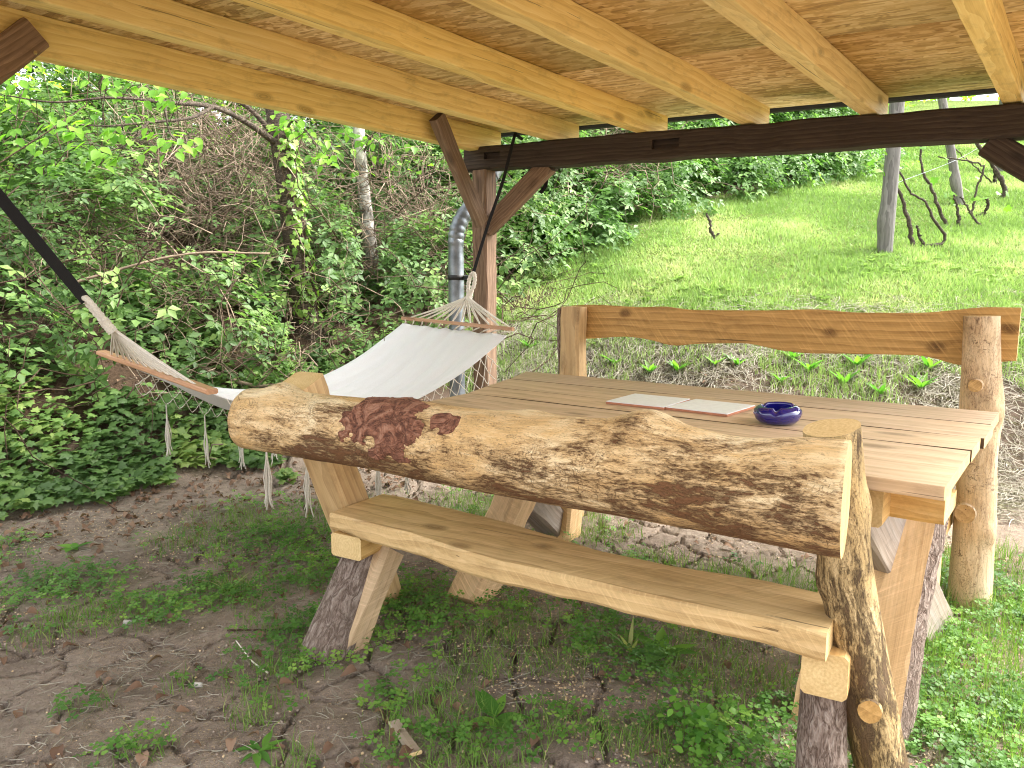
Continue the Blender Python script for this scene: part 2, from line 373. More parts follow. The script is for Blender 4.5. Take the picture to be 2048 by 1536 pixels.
M['backboard'] = wood('back_board', (.62, .405, .185), (.46, .285, .115), (.20, .105, .04), knot=.95, ks=(4.2, 7, 7), saw=.6, ringscale=10., rough=.6, bstr=.3)
M['block'] = wood('hewn_timber', (.74, .52, .25), (.62, .40, .165), (.38, .21, .075), knot=.5, saw=.2, ringscale=10., rough=.65, bstr=.3)
M['slab'] = wood('sawn_slab', (.74, .53, .32), (.64, .44, .24), (.40, .25, .12), knot=.4, saw=.7, ringscale=7., rough=.65, bstr=.4)
M['greytimber'] = wood('grey_timber', (.44, .37, .30), (.34, .27, .205), (.19, .14, .10), knot=.5, saw=.35, rough=.75, bstr=.4, grey=.5)
M['log'] = peeled('peeled_log', (.92, .76, .48), (.74, .49, .22), (.17, .072, .03), cov=.73, lowbias=.5)
M['logpost'] = peeled('peeled_post', (.76, .59, .33), (.58, .41, .18), (.13, .08, .042), cov=.86, streak=7., worm=.4)
M['palepost'] = peeled('pale_peeled_post', (.80, .64, .43), (.66, .47, .27), (.24, .13, .07), cov=.45, streak=6., worm=.95)
M['bark'] = bark('grey_pink_bark', (.48, .40, .34), (.31, .235, .19), (.11, .07, .05))
M['redbark'] = bark('red_brown_bark', (.46, .25, .165), (.29, .125, .075), (.10, .04, .026), 1.2, 1.2)
M['treebark'] = bark('dark_tree_bark', (.20, .16, .115), (.11, .082, .06), (.04, .028, .02), .8)
M['birchbark'] = bark('pale_birch_bark', (.66, .63, .58), (.36, .33, .29), (.07, .06, .05), .35, .6)
M['vinewood'] = bark('vine_bark', (.24, .20, .16), (.13, .10, .075), (.05, .038, .03), 2., 3.)
M['vinepost'] = wood('grey_stake', (.30, .285, .27), (.175, .165, .155), (.07, .066, .06), knot=.2, rough=.85, bstr=.8)
M['zinc'] = plain('zinc_pipe', (.24, .265, .29), .42, .7, 9., .4, .1)
M['gutter'] = plain('dark_gutter', (.03, .03, .03), .5, .3)
M['black'] = plain('black_webbing', (.006, .006, .007), .7, 0., 300., .4, .3)
M['cloth'] = plain('cotton_canvas', (.76, .755, .75), .9, 0., 240., .05, .15, .1, Sheen_Weight=.15)
M['cord'] = plain('cotton_cord', (.74, .69, .60), .9, 0., 200., .12, .4, .1)
M['bar'] = wood('beech_bar', (.60, .37, .24), (.50, .29, .18), (.36, .19, .11), knot=0, ringscale=12., rough=.45, bstr=.08)
M['brass'] = plain('screw_head', (.6, .45, .2), .35, .9)
M['glaze'] = plain('white_glaze', (.88, .89, .93), .35, 0., 60., .06, .25, .5)
M['terracotta'] = plain('terracotta_body', (.46, .20, .11), .8, 0., 40., .15, .2)
M['blueglass'] = plain('cobalt_glass', (.012, .010, .20), .04, 0., 0, 0, 0, .8, Coat_Weight=.6, Coat_Roughness=.03, Transmission_Weight=.25, IOR=1.5)
M['joint'] = plain('dirt_shade_joint', (.10, .065, .04), .9, 0., 20., .3, .2, .1)  # dirt and the shade between table boards, both put into one dark colour
M['stone'] = plain('pale_stone', (.5, .47, .42), .8, 0., 30., .3, .4)
M['stem'] = bark('dry_stem', (.26, .18, .12), (.16, .10, .065), (.07, .04, .03), 3., 2.)
M['palestem'] = plain('pale_dead_stem', (.25, .185, .13), .8, 0., 12., .4, .2)
M['bramble'] = leaf('bramble_leaf', [(.034, .072, .026), (.072, .145, .044), (.14, .235, .066), (.28, .38, .11)], .32, tc=(.8, 1., .4))
M['ivyground'] = leaf('ground_ivy_leaf', [(.036, .080, .028), (.075, .150, .042), (.14, .23, .062), (.28, .36, .10)], .28, .45, tc=(.8, 1., .4))
M['ivy'] = leaf('ivy_leaf', [(.09, .20, .035), (.20, .33, .06), (.33, .45, .10)], .30, .4)
M['cherry'] = leaf('spring_leaf', [(.10, .23, .03), (.17, .33, .04), (.25, .42, .055)], .50, .45)
M['lime'] = leaf('lime_leaf', [(.10, .20, .03), (.24, .38, .055), (.38, .52, .10)], .58)
M['hedge'] = leaf('hedge_leaf', [(.042, .092, .028), (.085, .175, .046), (.15, .265, .068), (.26, .38, .10)], .35, tc=(.8, 1., .4))
M['grass'] = leaf('lawn_grass', [(.115, .20, .05), (.20, .31, .085), (.30, .40, .14), (.47, .46, .27)], .25, .6, .2, (.85, 1., .5))
M['fgrass'] = leaf('shade_grass', [(.065, .135, .026), (.115, .205, .04), (.19, .29, .065), (.42, .40, .19)], .30, .55, .25)
M['clover'] = leaf('clover_leaf', [(.032, .092, .020), (.070, .175, .034), (.14, .28, .05), (.28, .42, .08)], .28, .5)
M['straw'] = leaf('dry_grass', [(.15, .125, .095), (.29, .26, .21), (.46, .43, .365)], .12, .8, .1)
M['dead'] = leaf('dead_leaf', [(.10, .055, .035), (.19, .115, .075), (.30, .20, .135)], .10, .8, .15)
M['crumb'] = leaf('earth_crumb', [(.13, .10, .078), (.28, .22, .17), (.46, .38, .31)], 0., .95, .1)
M['sawdust'] = leaf('wood_chip', [(.36, .24, .13), (.54, .39, .23), (.70, .55, .36)], 0., .85, .1)
M['weed'] = leaf('weed_leaf', [(.06, .17, .03), (.12, .27, .04), (.20, .38, .06)], .35, .45)

def osb():
    s = NT('chipboard'); c = s.coord(warp=.02, wscale=9.)
    lay = None
    for i, (ang, sx, sy) in enumerate(((18, 5, 46), (-14, 6, 60), (50, 7, 40))):
        m = s.n('Mapping', Vector=c, Rotation=(0, 0, R(ang)), Scale=(sx, sy, 1)).outputs[0]
        v = s.n('TexVoronoi', Vector=m, Scale=1., Randomness=1.); cell = s.n('SeparateColor', Color=v.outputs['Color']).outputs[0]
        fib = s.noise(s.n('Mapping', Vector=m, Scale=(.8, 3.5, 1)).outputs[0], 2.2, 5., .65, .6)
        f = s.math('ADD', s.math('MULTIPLY', cell, .45), s.math('MULTIPLY', fib, .62))
        lay = f if lay is None else s.n('Mix', {'data_type': 'FLOAT'}, i0=s.ramp(s.noise(c, 9.+i*3, 2.), [(.47, 0.), (.53, 1.)]), i2=lay, i3=f).outputs[0]
    col = s.ramp(lay, [(.20, (.18, .095, .032)), (.38, (.48, .31, .11)), (.56, (.70, .50, .205)), (.80, (.90, .74, .40))])
    big = s.noise(c, 1.6, 3.)
    col = s.mix(s.ramp(big, [(.42, 0.), (.7, .4)]), col, (.56, .35, .12))
    dk = s.noise(s.n('Mapping', Vector=c, Rotation=(0, 0, R(12)), Scale=(4, 26, 1)).outputs[0], 2.6, 3.)
    col = s.mix(s.ramp(dk, [(.68, 0.), (.76, .8)]), col, (.10, .05, .02))
    return s.out(col, .7, lay, .35, .006)
M['osb'] = osb()
def soil():
    s = NT('dry_soil'); c = s.coord(jitter=False)
    a = s.noise(c, 2.3, 4.); b = s.noise(c, 38., 6., .7); d = s.noise(c, 220., 3., .7)
    col = s.ramp(s.math('ADD', s.math('MULTIPLY', a, .5), s.math('MULTIPLY', b, .5)), [(.3, (.17, .13, .10)), (.5, (.33, .26, .205)), (.7, (.47, .385, .305))])
    v = s.n('TexVoronoi', Vector=s.n('Mapping', Vector=c, Scale=(1, 1.6, 1)).outputs[0], Scale=170.); rc = s.n('SeparateColor', Color=v.outputs['Color']).outputs[0]
    near = s.ramp(v.outputs['Distance'], [(.28, 1.), (.42, 0.)])
    zone = s.ramp(s.noise(c, 1.3, 3.), [(.46, .0), (.62, 1.)])
    sd_ = s.math('MULTIPLY', s.math('MULTIPLY', s.ramp(rc, [(.45, 0.), (.5, 1.)]), near), zone)
    col = s.mix(s.math('MULTIPLY', sd_, .85), col, s.mix(rc, (.50, .34, .19), (.62, .47, .29)))
    mo = s.noise(c, 5.5, 4.); col = s.mix(s.ramp(mo, [(.56, 0.), (.7, .45)]), col, (.085, .075, .03))
    lw = s.n('Attribute', {'attribute_name': 'lawn'}).outputs['Fac']
    g = s.ramp(s.noise(c, 9., 6., .65), [(.3, (.075, .12, .026)), (.55, (.15, .20, .045)), (.75, (.22, .21, .09))])
    col = s.mix(lw, col, g)
    fo = s.n('Attribute', {'attribute_name': 'wood'}).outputs['Fac']
    col = s.mix(fo, col, s.ramp(b, [(.3, (.045, .03, .02)), (.7, (.115, .075, .05))]))
    damp = s.noise(c, 3.7, 5., .65); col = s.mix(s.ramp(damp, [(.52, 0.), (.70, .45)]), col, (.12, .088, .066))
    h = s.math('ADD', s.math('MULTIPLY', b, 1.), s.math('MULTIPLY', d, .5))
    return s.out(col, .95, h, 1., .02, .1)
M['soil'] = soil()

# ------------------------------------------------------------------ terrain
TX = [-40, -8, -3, -1.8, -.5, .5, 1.5, 3, 6, 40]; TY = [1.2, 2.0, 3.45, 4.75, 5.5, 5.05, 4.35, 4.1, 4.0, 4.0]
def toe(x): return np.interp(x, TX, TY)
def sp(d, k=.32): return .5*(d+np.sqrt(d*d+k*k))
def terr(x, y):
    x = np.asarray(x, float); y = np.asarray(y, float); d = y-toe(x)
    sb = .30+.05*sstep(-.5, -2.5, x)
    d = np.where(d > 9, 9+(d-9)*(1-.72*sstep(-1., -4., x)), d); d = np.where(d > 22, 22+(d-22)*.15, d)
    z = .62*sp(d)-(.62-sb)*sp(d-1.6, .6)
    return z+.05*(fbm(x*1.3, y*1.3, 0, 21)-.5)*sstep(-.6, .6, d)+.018*(fbm(x*2.2, y*2.2, 0, 5)-.5)
def lawnmask(x, y):
    d = y-toe(x); n = fbm(np.asarray(x)*1.1, np.asarray(y)*1.1, 0, 33)
    hed = y-hedge_y(x)
    return sstep(1.15, 1.75, d+(n-.5)*1.1)*sstep(.5, -.1, hed+(n-.5)*.8)*sstep(-.9, -.2, x+(n-.5)*.5)
HX = [-1.5, -.3, .3, 1.2, 2.6, 5.4, 6.6, 9, 16, 40]; HY = [7.0, 7.6, 8.2, 8.9, 10.0, 12.0, 15.5, 24, 38, 70]
def hedge_y(x): return np.interp(x, HX, HY)
def grow(a, b, s0, g):
    o = [a]; s = s0
    while o[-1] < b: s *= g; o.append(o[-1]+s)
    return o
xs = np.array(sorted([-v for v in grow(2.0, 90, .012, 1.085)])+list(np.arange(-1.99, 1.9, .0115))+grow(1.9, 90, .012, 1.085))
ys = np.array([-v for v in grow(-1.2, 60, .02, 1.13)][::-1]+list(np.arange(1.21, 3.25, .0115))+grow(3.25, 150, .012, 1.022))
GX, GY = np.meshgrid(xs, ys, indexing='ij')
def cracks(x, y):
    wx = x+.10*(fbm(x*5, y*5, 0, 41)-.5)+.03*(fbm(x*22, y*22, 0, 43)-.5); wy = y+.10*(fbm(x*5+9, y*5, 0, 42)-.5)+.03*(fbm(x*22, y*22+7, 0, 44)-.5)
    c = .21; i, j = np.floor(wx/c).astype(int), np.floor(wy/c).astype(int)
    f1 = np.full(x.shape, 9.); f2 = np.full(x.shape, 9.)
    for a in (-1, 0, 1):
        for b in (-1, 0, 1):
            px = (i+a+.1+.8*_h(i+a, j+b, 1, 5))*c; py = (j+b+.1+.8*_h(i+a, j+b, 2, 6))*c
            dd = np.hypot(wx-px, wy-py); lo = np.minimum(f1, dd); f2 = np.minimum(np.maximum(f1, dd), f2); f1 = lo
    wdt = .004+.012*vn(x*3.1, y*3.1, 0, 51)**2
    m = sstep(.38, .5, fbm(x*1.5, y*1.5, 0, 61))
    return np.exp(-((f2-f1)/wdt)**2)*m
GZ = terr(GX, GY)
inner = (GX > -3.2) & (GX < 2.8) & (GY > 1.1) & (GY < 5.2)
dz = np.zeros_like(GZ)
dz[inner] = -.042*cracks(GX[inner], GY[inner])+.016*(fbm(GX[inner]*9, GY[inner]*9, 0, 71)-.5)+.009*(fbm(GX[inner]*42, GY[inner]*42, 0, 72, 2)-.5)
GZ = GZ+dz*(GY < toe(GX)+.6)
nx, ny = GX.shape; ii, jj = np.meshgrid(np.arange(nx-1), np.arange(ny-1), indexing='ij'); b_ = ii*ny+jj
GF = np.stack([b_, b_+ny, b_+ny+1, b_+1], -1).reshape(-1, 4)
lw = lawnmask(GX, GY); fo = sstep(-.1, .7, (GY-toe(GX))+.5*(fbm(GX*2, GY*2, 0, 81)-.5))*sstep(.1, -.5, GX-.3*(GY-5)) + sstep(-.2, .6, GY-hedge_y(GX))
fo = np.maximum(fo, .75*sstep(-.1, .3, GY-toe(GX))*sstep(2.0, 1.3, GY-toe(GX)))
ground = link('ground', meshnp('ground', np.stack([GX, GY, GZ], -1).reshape(-1, 3), GF, True, {'lawn': lw.ravel(), 'wood': np.clip(fo, 0, 1).ravel()}), M['soil'])
tag(ground, 'cracked dry soil rising into a grassy slope', 'ground', kind='structure')

# ------------------------------------------------------------------ the open shelter
RD = A_([.599, .8005]); BD = A_([.839, -.544]); RN = A_([.8005, -.599])
def RP(s, t, z, off=0.):     # s rafters along the beam, t metres back from the beam towards the open side
    p = A_([-.295, 5.303])+BD*.606*s-RD*t+RN*off; return Vector((p[0], p[1], z))
def zb(s): return 2.145-.0165*s     # underside of the rafters: the roof hangs a little to one side
sh = empty('open_shelter', (-.22, 5.28, 0)); tag(sh, 'open timber shelter with yellow rafters and chipboard roof above table and hammock', 'shelter')
RW, RH = .08, .125
for s in range(7):
    hh = .155 if s == 0 else RH
    zc = zb(s)+RH-hh/2
    tone = M['spruce']
    timber('rafter', RP(s, 3.75, zc, RW/2), RP(s, -.26, zc, RW/2), RW, hh, [tone, M['end']], sh, bv=.003)
# chipboard sheets nailed on top of the rafters, a narrow joint between neighbours
def sheet(s0, s1, t0, t1):
    c = [RP(s0, t0, 0), RP(s1, t0, 0), RP(s1, t1, 0), RP(s0, t1, 0)]
    ctr = RP((s0+s1)/2, (t0+t1)/2, zb((s0+s1)/2)+RH+.011)
    V = []
    for dzz in (-.009, .009):
        for p, s in zip(c, (s0, s1, s1, s0)): V.append((p.x-ctr.x, p.y-ctr.y, zb(s)+RH+.011+dzz-ctr.z))
    V = A_(V); ang = math.atan2(BD[1], BD[0]); ca, sa = math.cos(-ang), math.sin(-ang)
    V = np.stack([V[:, 0]*ca-V[:, 1]*sa, V[:, 0]*sa+V[:, 1]*ca, V[:, 2]], -1)
    F = A_([(0, 3, 2, 1), (4, 5, 6, 7), (0, 1, 5, 4), (1, 2, 6, 5), (2, 3, 7, 6), (3, 0, 4, 7)])
    link('roof_panel', meshnp('roof_panel', V, F[:, ::-1]), M['osb'], sh, Matrix.Translation(ctr) @ Matrix.Rotation(ang, 4, 'Z'))
g = .004
for r, (t0, t1) in enumerate(((-.30, .95), (.95, 2.2), (2.2, 3.45), (3.45, 3.72))):
    cuts = [-.15, 2.066, 6.13, 6.75] if r % 2 else [-.15, 4.066, 6.75]
    for a, b in zip(cuts[:-1], cuts[1:]): sheet(a+g, b-g, t0+g, t1-g)
# old dark beams, front and back
timber('beam', RP(-.08, -.075, zb(0)-.078), RP(6.9, -.075, zb(6.9)-.078), .15, .155, [M['darkbeam'], M['darkend']], sh, wob=.008, bv=.012)
cv = [RP(-.2, -.33, zb(-.2)+RH+.026), RP(6.8, -.33, zb(6.8)+RH+.026), RP(6.8, 3.76, zb(6.8)+RH+.026), RP(-.2, 3.76, zb(-.2)+RH+.026)]
cv = A_([list(v) for v in cv]); cv = np.concatenate([cv, cv+A_([0, 0, .006])])
link('roofing_felt', meshnp('roofing_felt', cv, A_([(0, 3, 2, 1), (4, 5, 6, 7), (0, 1, 5, 4), (1, 2, 6, 5), (2, 3, 7, 6), (3, 0, 4, 7)])[:, ::-1]), M['gutter'], sh)
def mortise(o, x, z, l, h):
    c = link('cutter', loft('cutter', [x, x+l], [rectsec(-.30, -.035, z-h/2, z+h/2, .002)]*2, 0, smooth=False), M['darkbeam']); c.matrix_basis = world0(o)
    md = o.modifiers.new('cut', 'BOOLEAN'); md.object = c; md.operation = 'DIFFERENCE'; md.solver = 'EXACT'
    bpy.context.view_layer.update(); dg = bpy.context.evaluated_depsgraph_get(); me = bpy.data.meshes.new_from_object(o.evaluated_get(dg))
    o.modifiers.remove(md); o.data = me; cm_ = c.data; bpy.data.objects.remove(c); bpy.data.meshes.remove(cm_)
def world0(o): return o.parent.matrix_basis @ o.matrix_basis
fbm_ = [q for q in sh.children if q.name == 'beam'][0]
mortise(fbm_, 1.36, .005, .17, .055); mortise(fbm_, .17, .01, .13, .045)
timber('beam', RP(-.08, 3.42, zb(0)-.075), RP(6.9, 3.42, zb(6.9)-.075), .15, .15, [M['darkbeam'], M['darkend']], sh, wob=.008, bv=.012)
def post(p, z1, label=None):
    return timber('post', (p.x, p.y, float(terr(p.x, p.y))-.1), (p.x, p.y, z1), .125, .125, [M['oldpost'], M['darkend']], sh, up=(RD[0], RD[1], 0), wob=.005, bv=.010)
P0 = RP(.12, -.075, 0); post(P0, zb(0)-.157)
P1 = RP(.12, 3.42, 0); post(P1, zb(0)-.152)
P2 = RP(6.4, -.075, 0); post(P2, zb(6.4)-.157); P3 = RP(6.4, 3.42, 0); post(P3, zb(6.4)-.152)
# braces
timber('brace', (-.205, 5.175, 1.63), (-.455, 4.80, 2.235), .062, .105, [M['oldbrace'], M['darkend']], sh, up=(0, 0, 1), wob=.003, bv=.008)
timber('brace', (-.165, 5.28, 1.60), (.235, 5.035, 1.99), .075, .115, [M['oldpost'], M['darkend']], sh, wob=.004, bv=.01)
timber('brace', RP(4.92, -.075, zb(5)-.165), RP(6.3, -.075, 1.30), .08, .12, [M['darkbeam'], M['darkend']], sh, wob=.004, bv=.01)
bA = RP(.16, 2.70, zb(0)+.045, 0); bB = RP(.16, 3.4, 1.52, 0)
timber('brace', bB, bA, .065, .12, [M['oldbrace'], M['darkend']], sh, wob=.004, bv=.01)
sc_ = timber('screw', bA+Vector((-.02, .02, -.08)), bA+Vector((.028, -.052, -.083)), .012, .012, [M['brass'], M['brass']], sh)
# gutter under the front edge and the zinc downpipe behind the post
gs = [(.052*math.cos(a), .052*math.sin(a)) for a in np.linspace(math.pi, 2*math.pi, 9)]+[(.047*math.cos(a), .047*math.sin(a)) for a in np.linspace(2*math.pi, math.pi, 9)]
gL = (RP(6.7, 0, 0)-RP(-.1, 0, 0)).length
gm = loft('gutter', [0, gL/2, gL], [gs]*3, 0, smooth=False)
link('gutter', gm, [M['gutter']], sh, frame(RP(-.1, -.39, zb(0)+RH+.045), RP(6.7, -.39, zb(6.7)+RH+.045)))
dp = [(-.02, 5.74, 2.20), (-.15, 5.68, 2.0), (-.29, 5.61, 1.80), (-.375, 5.57, 1.66), (-.40, 5.565, 1.56), (-.402, 5.565, 1.46), (-.402, 5.565, .9), (-.402, 5.565, .02)]
k = 120; P = smoothpath(dp, k); rr = np.full(k, .054)
zz = P[:, 2]; rr = rr+np.where((zz > 1.50) & (zz < 1.74), .005*np.abs(np.sin((zz-1.50)/.24*np.pi*5)), 0)+np.where(zz < 1.42, .003, 0)
pipe = link('downpipe', tubes('downpipe', P[None], rr[None], 20), M['zinc'], sh)
cl = lambda z: loft('clamp', [z-.018, z-.016, z+.016, z+.018], [[(r_*math.cos(a), r_*math.sin(a)) for a in np.linspace(0, 2*math.pi, 24, endpoint=False)] for r_ in (.058, .063, .063, .058)], 0)
Mz = Matrix.Translation((-.402, 5.565, 0)) @ Matrix.Rotation(-math.pi/2, 4, 'Y')
for z in (1.275,): 
    o = link('clamp', cl(0), [M['gutter']], pipe, Matrix.Translation((-.402, 5.565, z)) @ Matrix.Rotation(-math.pi/2, 4, 'Y'))
timber('clamp_arm', (-.35, 5.55, 1.275), (-.30, 5.40, 1.275), .012, .03, [M['gutter'], M['gutter']], pipe)

# ------------------------------------------------------------------ table
E1 = A_([.8, -.6]); E2 = A_([.6, .8]); TN = A_([.954, 1.641])
def TP(a, b, z): p = TN+E1*a+E2*b; return Vector((p[0], p[1], z))
tab = empty('rustic_table', TP(-.9, .6, 0)); tag(tab, 'long plank table of four wide boards on crossed timber legs', 'table')
TT = .80
bs = [(0, .453), (.458, .660), (.665, .925), (.930, 1.21)]
lefts = [(-1.73, -1.755), (-1.76, -1.825), (-1.83, -1.905), (-1.90, -2.01)]
rights = [0, .003, .012, .004]
for (b0, b1), (l0, l1), r in zip(bs, lefts, rights):
    L = 2.02; n = 44; x = np.linspace(0, L, n); secs = []
    sd_ = rnd.randint(0, 999)
    for i, xx in enumerate(x):
        a0 = (vn(xx*4, 1, 0, sd_)-.5)*.003; a1 = (vn(xx*4, 2, 0, sd_)-.5)*.003
        secs.append(rectsec(0+a0, b1-b0+a1, -.033, (vn(xx*3, 5, 0, sd_)-.5)*.002, .0019))
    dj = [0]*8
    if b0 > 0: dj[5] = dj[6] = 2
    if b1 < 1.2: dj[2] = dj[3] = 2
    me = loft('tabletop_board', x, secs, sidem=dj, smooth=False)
    co = np.empty(len(me.vertices)*3, np.float32); me.vertices.foreach_get('co', co); co = co.reshape(-1, 3)
    fy = np.clip(co[:, 1]/(b1-b0), 0, 1); lft = l0+(l1-l0)*fy
    co[:, 0] = lft+(r-lft)*co[:, 0]/L
    me.vertices.foreach_set('co', co.ravel()); me.update()
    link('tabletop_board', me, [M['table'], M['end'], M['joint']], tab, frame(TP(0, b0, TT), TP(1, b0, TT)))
# bearers under the top and crossed legs
timber('bearer', TP(-.20, .10, .705), TP(-.20, 1.10, .705), .12, .11, [M['block'], M['end']], tab, wob=.004, bv=.01)
timber('bearer', TP(-1.62, .16, .705), TP(-1.66, 1.16, .705), .12, .11, [M['block'], M['end']], tab, wob=.004, bv=.01)
timber('stretcher', TP(-1.75, .25, .705), TP(-.02, .25, .705), .11, .10, [M['block'], M['end']], tab, wob=.004, bv=.01)
def slableg(p0, p1, wd, th, mats, sidem, amp=.012, up=(0, 0, 1), bulge=0.):
    L = (Vector(p1)-Vector(p0)).length; n = int(L/.03); x = np.linspace(0, L, n); s_ = rnd.randint(0, 99); secs = []
    for xx in x:
        a0 = (fbm(xx*4, 0, 0, s_)-.5)*2*amp; a1 = (fbm(xx*4, 9, 0, s_)-.5)*2*amp
        e = bulge*(.7+.6*fbm(xx*7, 4, 0, s_))
        y0, y1, z0, z1 = -wd/2+a0, wd/2+a1, -th/2, th/2
        secs.append([(y0, z0), (y0*.33+y1*.67, z0), (y1, z0), (y1+e*.8, z0*.55), (y1+e, 0), (y1+e*.8, z1*.55), (y1, z1), (y0*.33+y1*.67, z1), (y0, z1)])
    return link('leg', loft('leg', x, secs, sidem=sidem, smooth=False), mats, tab, frame(p0, p1, up))
# left crossed pair
timber('leg', TP(-1.66, .33, -.03), TP(-1.72, 1.05, .69), .15, .15, [M['slab'], M['end']], tab, up=(-.5, -.8, 1), wob=.006, bv=.02)
timber('leg', TP(-1.82, 1.28, -.03), TP(-1.80, .42, .66), .14, .13, [M['greytimber'], M['end']], tab, up=(0, 0, 1), wob=.006, bv=.01)
# right crossed pair: the near one a wide slab with its bark edge
slableg(TP(-.235, .27, -.03), TP(-.235, .80, .69), .28, .075, [M['slab'], M['end'], M['bark']], [0, 0, 2, 2, 2, 2, 0, 0, 0], up=(E2[0], E2[1], 0), bulge=.03)
timber('leg', TP(-.14, 1.17, -.03), TP(-.27, .34, .69), .10, .20, [M['greytimber'], M['end']], tab, wob=.006, bv=.008)

# ------------------------------------------------------------------ near bench
e1 = A_([.855, -.518]); e2 = A_([.518, .855]); BO = A_([-.455, 2.385])
def BP(a, b, z): p = BO+e1*a+e2*b; return Vector((p[0], p[1], z))
nb = empty('log_bench', BP(.5, .15, 0)); tag(nb, 'log bench in front of the table, its back a thick half-peeled trunk', 'bench')
fa = [(-.235, .05), (-.029, .03), (.148, .021), (.333, -.017), (.513, -.042), (.661, -.036), (.826, -.038), (1.029, -.042), (1.155, -.037), (1.256, -.029), (1.385, -.043)]
ra = [(-.293, .344), (-.143, .347), (.015, .329), (.199, .309), (.369, .283), (.503, .252), (.716, .2), (.945, .197), (1.083, .215), (1.196, .225), (1.385, .21)]
x = np.linspace(-.235, 1.385, 70); f0 = np.interp(x, *zip(*fa)); f1 = np.interp(x, *zip(*ra)); secs = []
for xx, a, b in zip(x, f0, f1):
    u = .004*(fbm(xx*6, 1, 0, 3)-.5); v = .02*(fbm(xx*5, 7, 0, 8)-.5)
    secs.append([(a+.012, .395+v), (b-.012, .395+v*.6), (b, .41), (b-.006, .452), (b-.014, .46+u), ((a+b)/2, .461+u), (a+.010, .46+u), (a+.002, .452), (a+.004, .405+v)])
sm = loft('seat', x, secs, smooth=False)
link('seat', sm, [M['bench'], M['end']], nb, frame(BP(0, 0, 0), BP(1, 0, 0)))
# backrest trunk
LA, LB = BP(-.42, -.105, .795), BP(1.42, -.125, .80); LL = (LB-LA).length
kn = [(.14, 1.25, .030, .06), (1.39, 1.25, .035, .075), (.40, 2.4, .01, .05), (1.05, .9, .012, .06), (.72, 1.5, .006, .08), (1.62, 1.7, -.014, .10)]
lm, lrad = logmesh('backrest_trunk', LL, .099, .122, .075, kn, n=120, m=56, bend=.012, seed=4, lump=.7)
LM = frame(LA, LB)
for v in lm.vertices:
    if v.co.x > LL-.12: v.co.x -= .07*v.co.y*(v.co.x-LL+.12)/.12
back = link('backrest_trunk', lm, [M['log'], M['end']], nb, LM)
def barkpatch(x0, x1, p0, p1, thr, seed, th=.010):
    n, m = 60, 60; X, Pp = np.meshgrid(np.linspace(x0, x1, n), np.linspace(p0, p1, m), indexing='ij')
    u, v = (X-x0)/(x1-x0)*2-1, (Pp-p0)/(p1-p0)*2-1
    ins = 1.0-np.sqrt(u*u+v*v)+.9*(fbm(X*22, Pp*3.2, 0, seed)-.5)-thr-.6*np.exp(-((u+.15)**2+(v-.55)**2)/.03)
    r = lrad(X, Pp)+th*np.clip(ins*6, 0, 1)+.005*(fbm(X*40, Pp*6, 0, seed+3)-.5)*np.clip(ins*6, 0, 1)-.001
    V = np.stack([X, r*np.cos(Pp)+.012*np.sin(np.pi*X/LL), r*np.sin(Pp)], -1).reshape(-1, 3)
    i, j = np.meshgrid(np.arange(n-1), np.arange(m-1), indexing='ij'); b = i*m+j
    F = np.stack([b, b+m, b+m+1, b+1], -1).reshape(-1, 4); keep = (ins.reshape(-1)[F] > -.03).all(1)
    F = F[keep]; used = np.unique(F); mp = np.zeros(len(V), int); mp[used] = np.arange(len(used))
    link('bark_patch', meshnp('bark_patch', V[used], mp[F], True), M['redbark'], back, LM)
barkpatch(.48, .79, 1.15, 3.6, .05, 12)
barkpatch(.79, .90, 1.9, 2.75, .12, 15, .004)
# left end: squared upright, bearer, bark-covered foot
timber('upright', BP(-.315, .42, -.03), BP(-.315, .01, .915), .135, .125, [M['block'], M['end']], nb, up=(-e2[0], -e2[1], 0), wob=.005, bv=.014)
timber('bearer', BP(-.165, .055, .352), BP(-.175, .40, .352), .14, .085, [M['block'], M['end']], nb, wob=.005, bv=.012)
def dleg(p0, p1, wd, flatm, roundm, up):
    L = (Vector(p1)-Vector(p0)).length; x = np.linspace(0, L, 24); secs = []; s_ = rnd.randint(0, 99); an = np.linspace(-math.pi*.5, math.pi*.62, 11)
    for xx in x:
        k_ = 1.12-.2*xx/L
        ring = [(k_*wd/2*math.cos(a)*(1+.10*(fbm(xx*9, a*2, 0, s_)-.5)), k_*wd/2*math.sin(a)*(1+.10*(fbm(xx*9, a*2, 3, s_)-.5))) for a in an]
        secs.append(ring+[(-k_*wd*.42, k_*wd*.30), (-k_*wd*.40, -k_*wd*.40)])
    return link('leg', loft('leg', x, secs, sidem=[2]*10+[0]*3), [flatm, M['end'], roundm], nb, frame(p0, p1, up))
dleg(BP(-.185, -.05, -.03), BP(-.19, .20, .31), .165, M['slab'], M['bark'], (.75, -.66, 0))
timber('leg', BP(-.15, .02, .0), BP(-.13, .22, .30), .11, .12, [M['slab'], M['end']], nb, up=(-e2[0], -e2[1], 0), wob=.006, bv=.014)
# right end: round peeled upright, bearer, bark-covered foot
pm, _ = logmesh('upright', 1.0, .064, .060, .10, [(.34, 2.0, .02, .03), (.62, .4, .012, .04), (.80, 3.6, .012, .05)], m=32, bend=.018, seed=21)
UA, UB = BP(1.52, .20, -.04), BP(1.365, .012, .925); UL = (UB-UA).length
for v in pm.vertices: v.co.x *= UL
link('upright', pm, [M['logpost'], M['end']], nb, frame(UA, UB, tuple(-e2)+(0,)))
timber('bearer', BP(1.375, .015, .338), BP(1.36, .34, .338), .105, .11, [M['block'], M['end']], nb, wob=.010, bv=.011)
dleg(BP(1.385, .03, -.05), BP(1.365, .10, .27), .115, M['block'], M['bark'], (.62, -.78, 0))
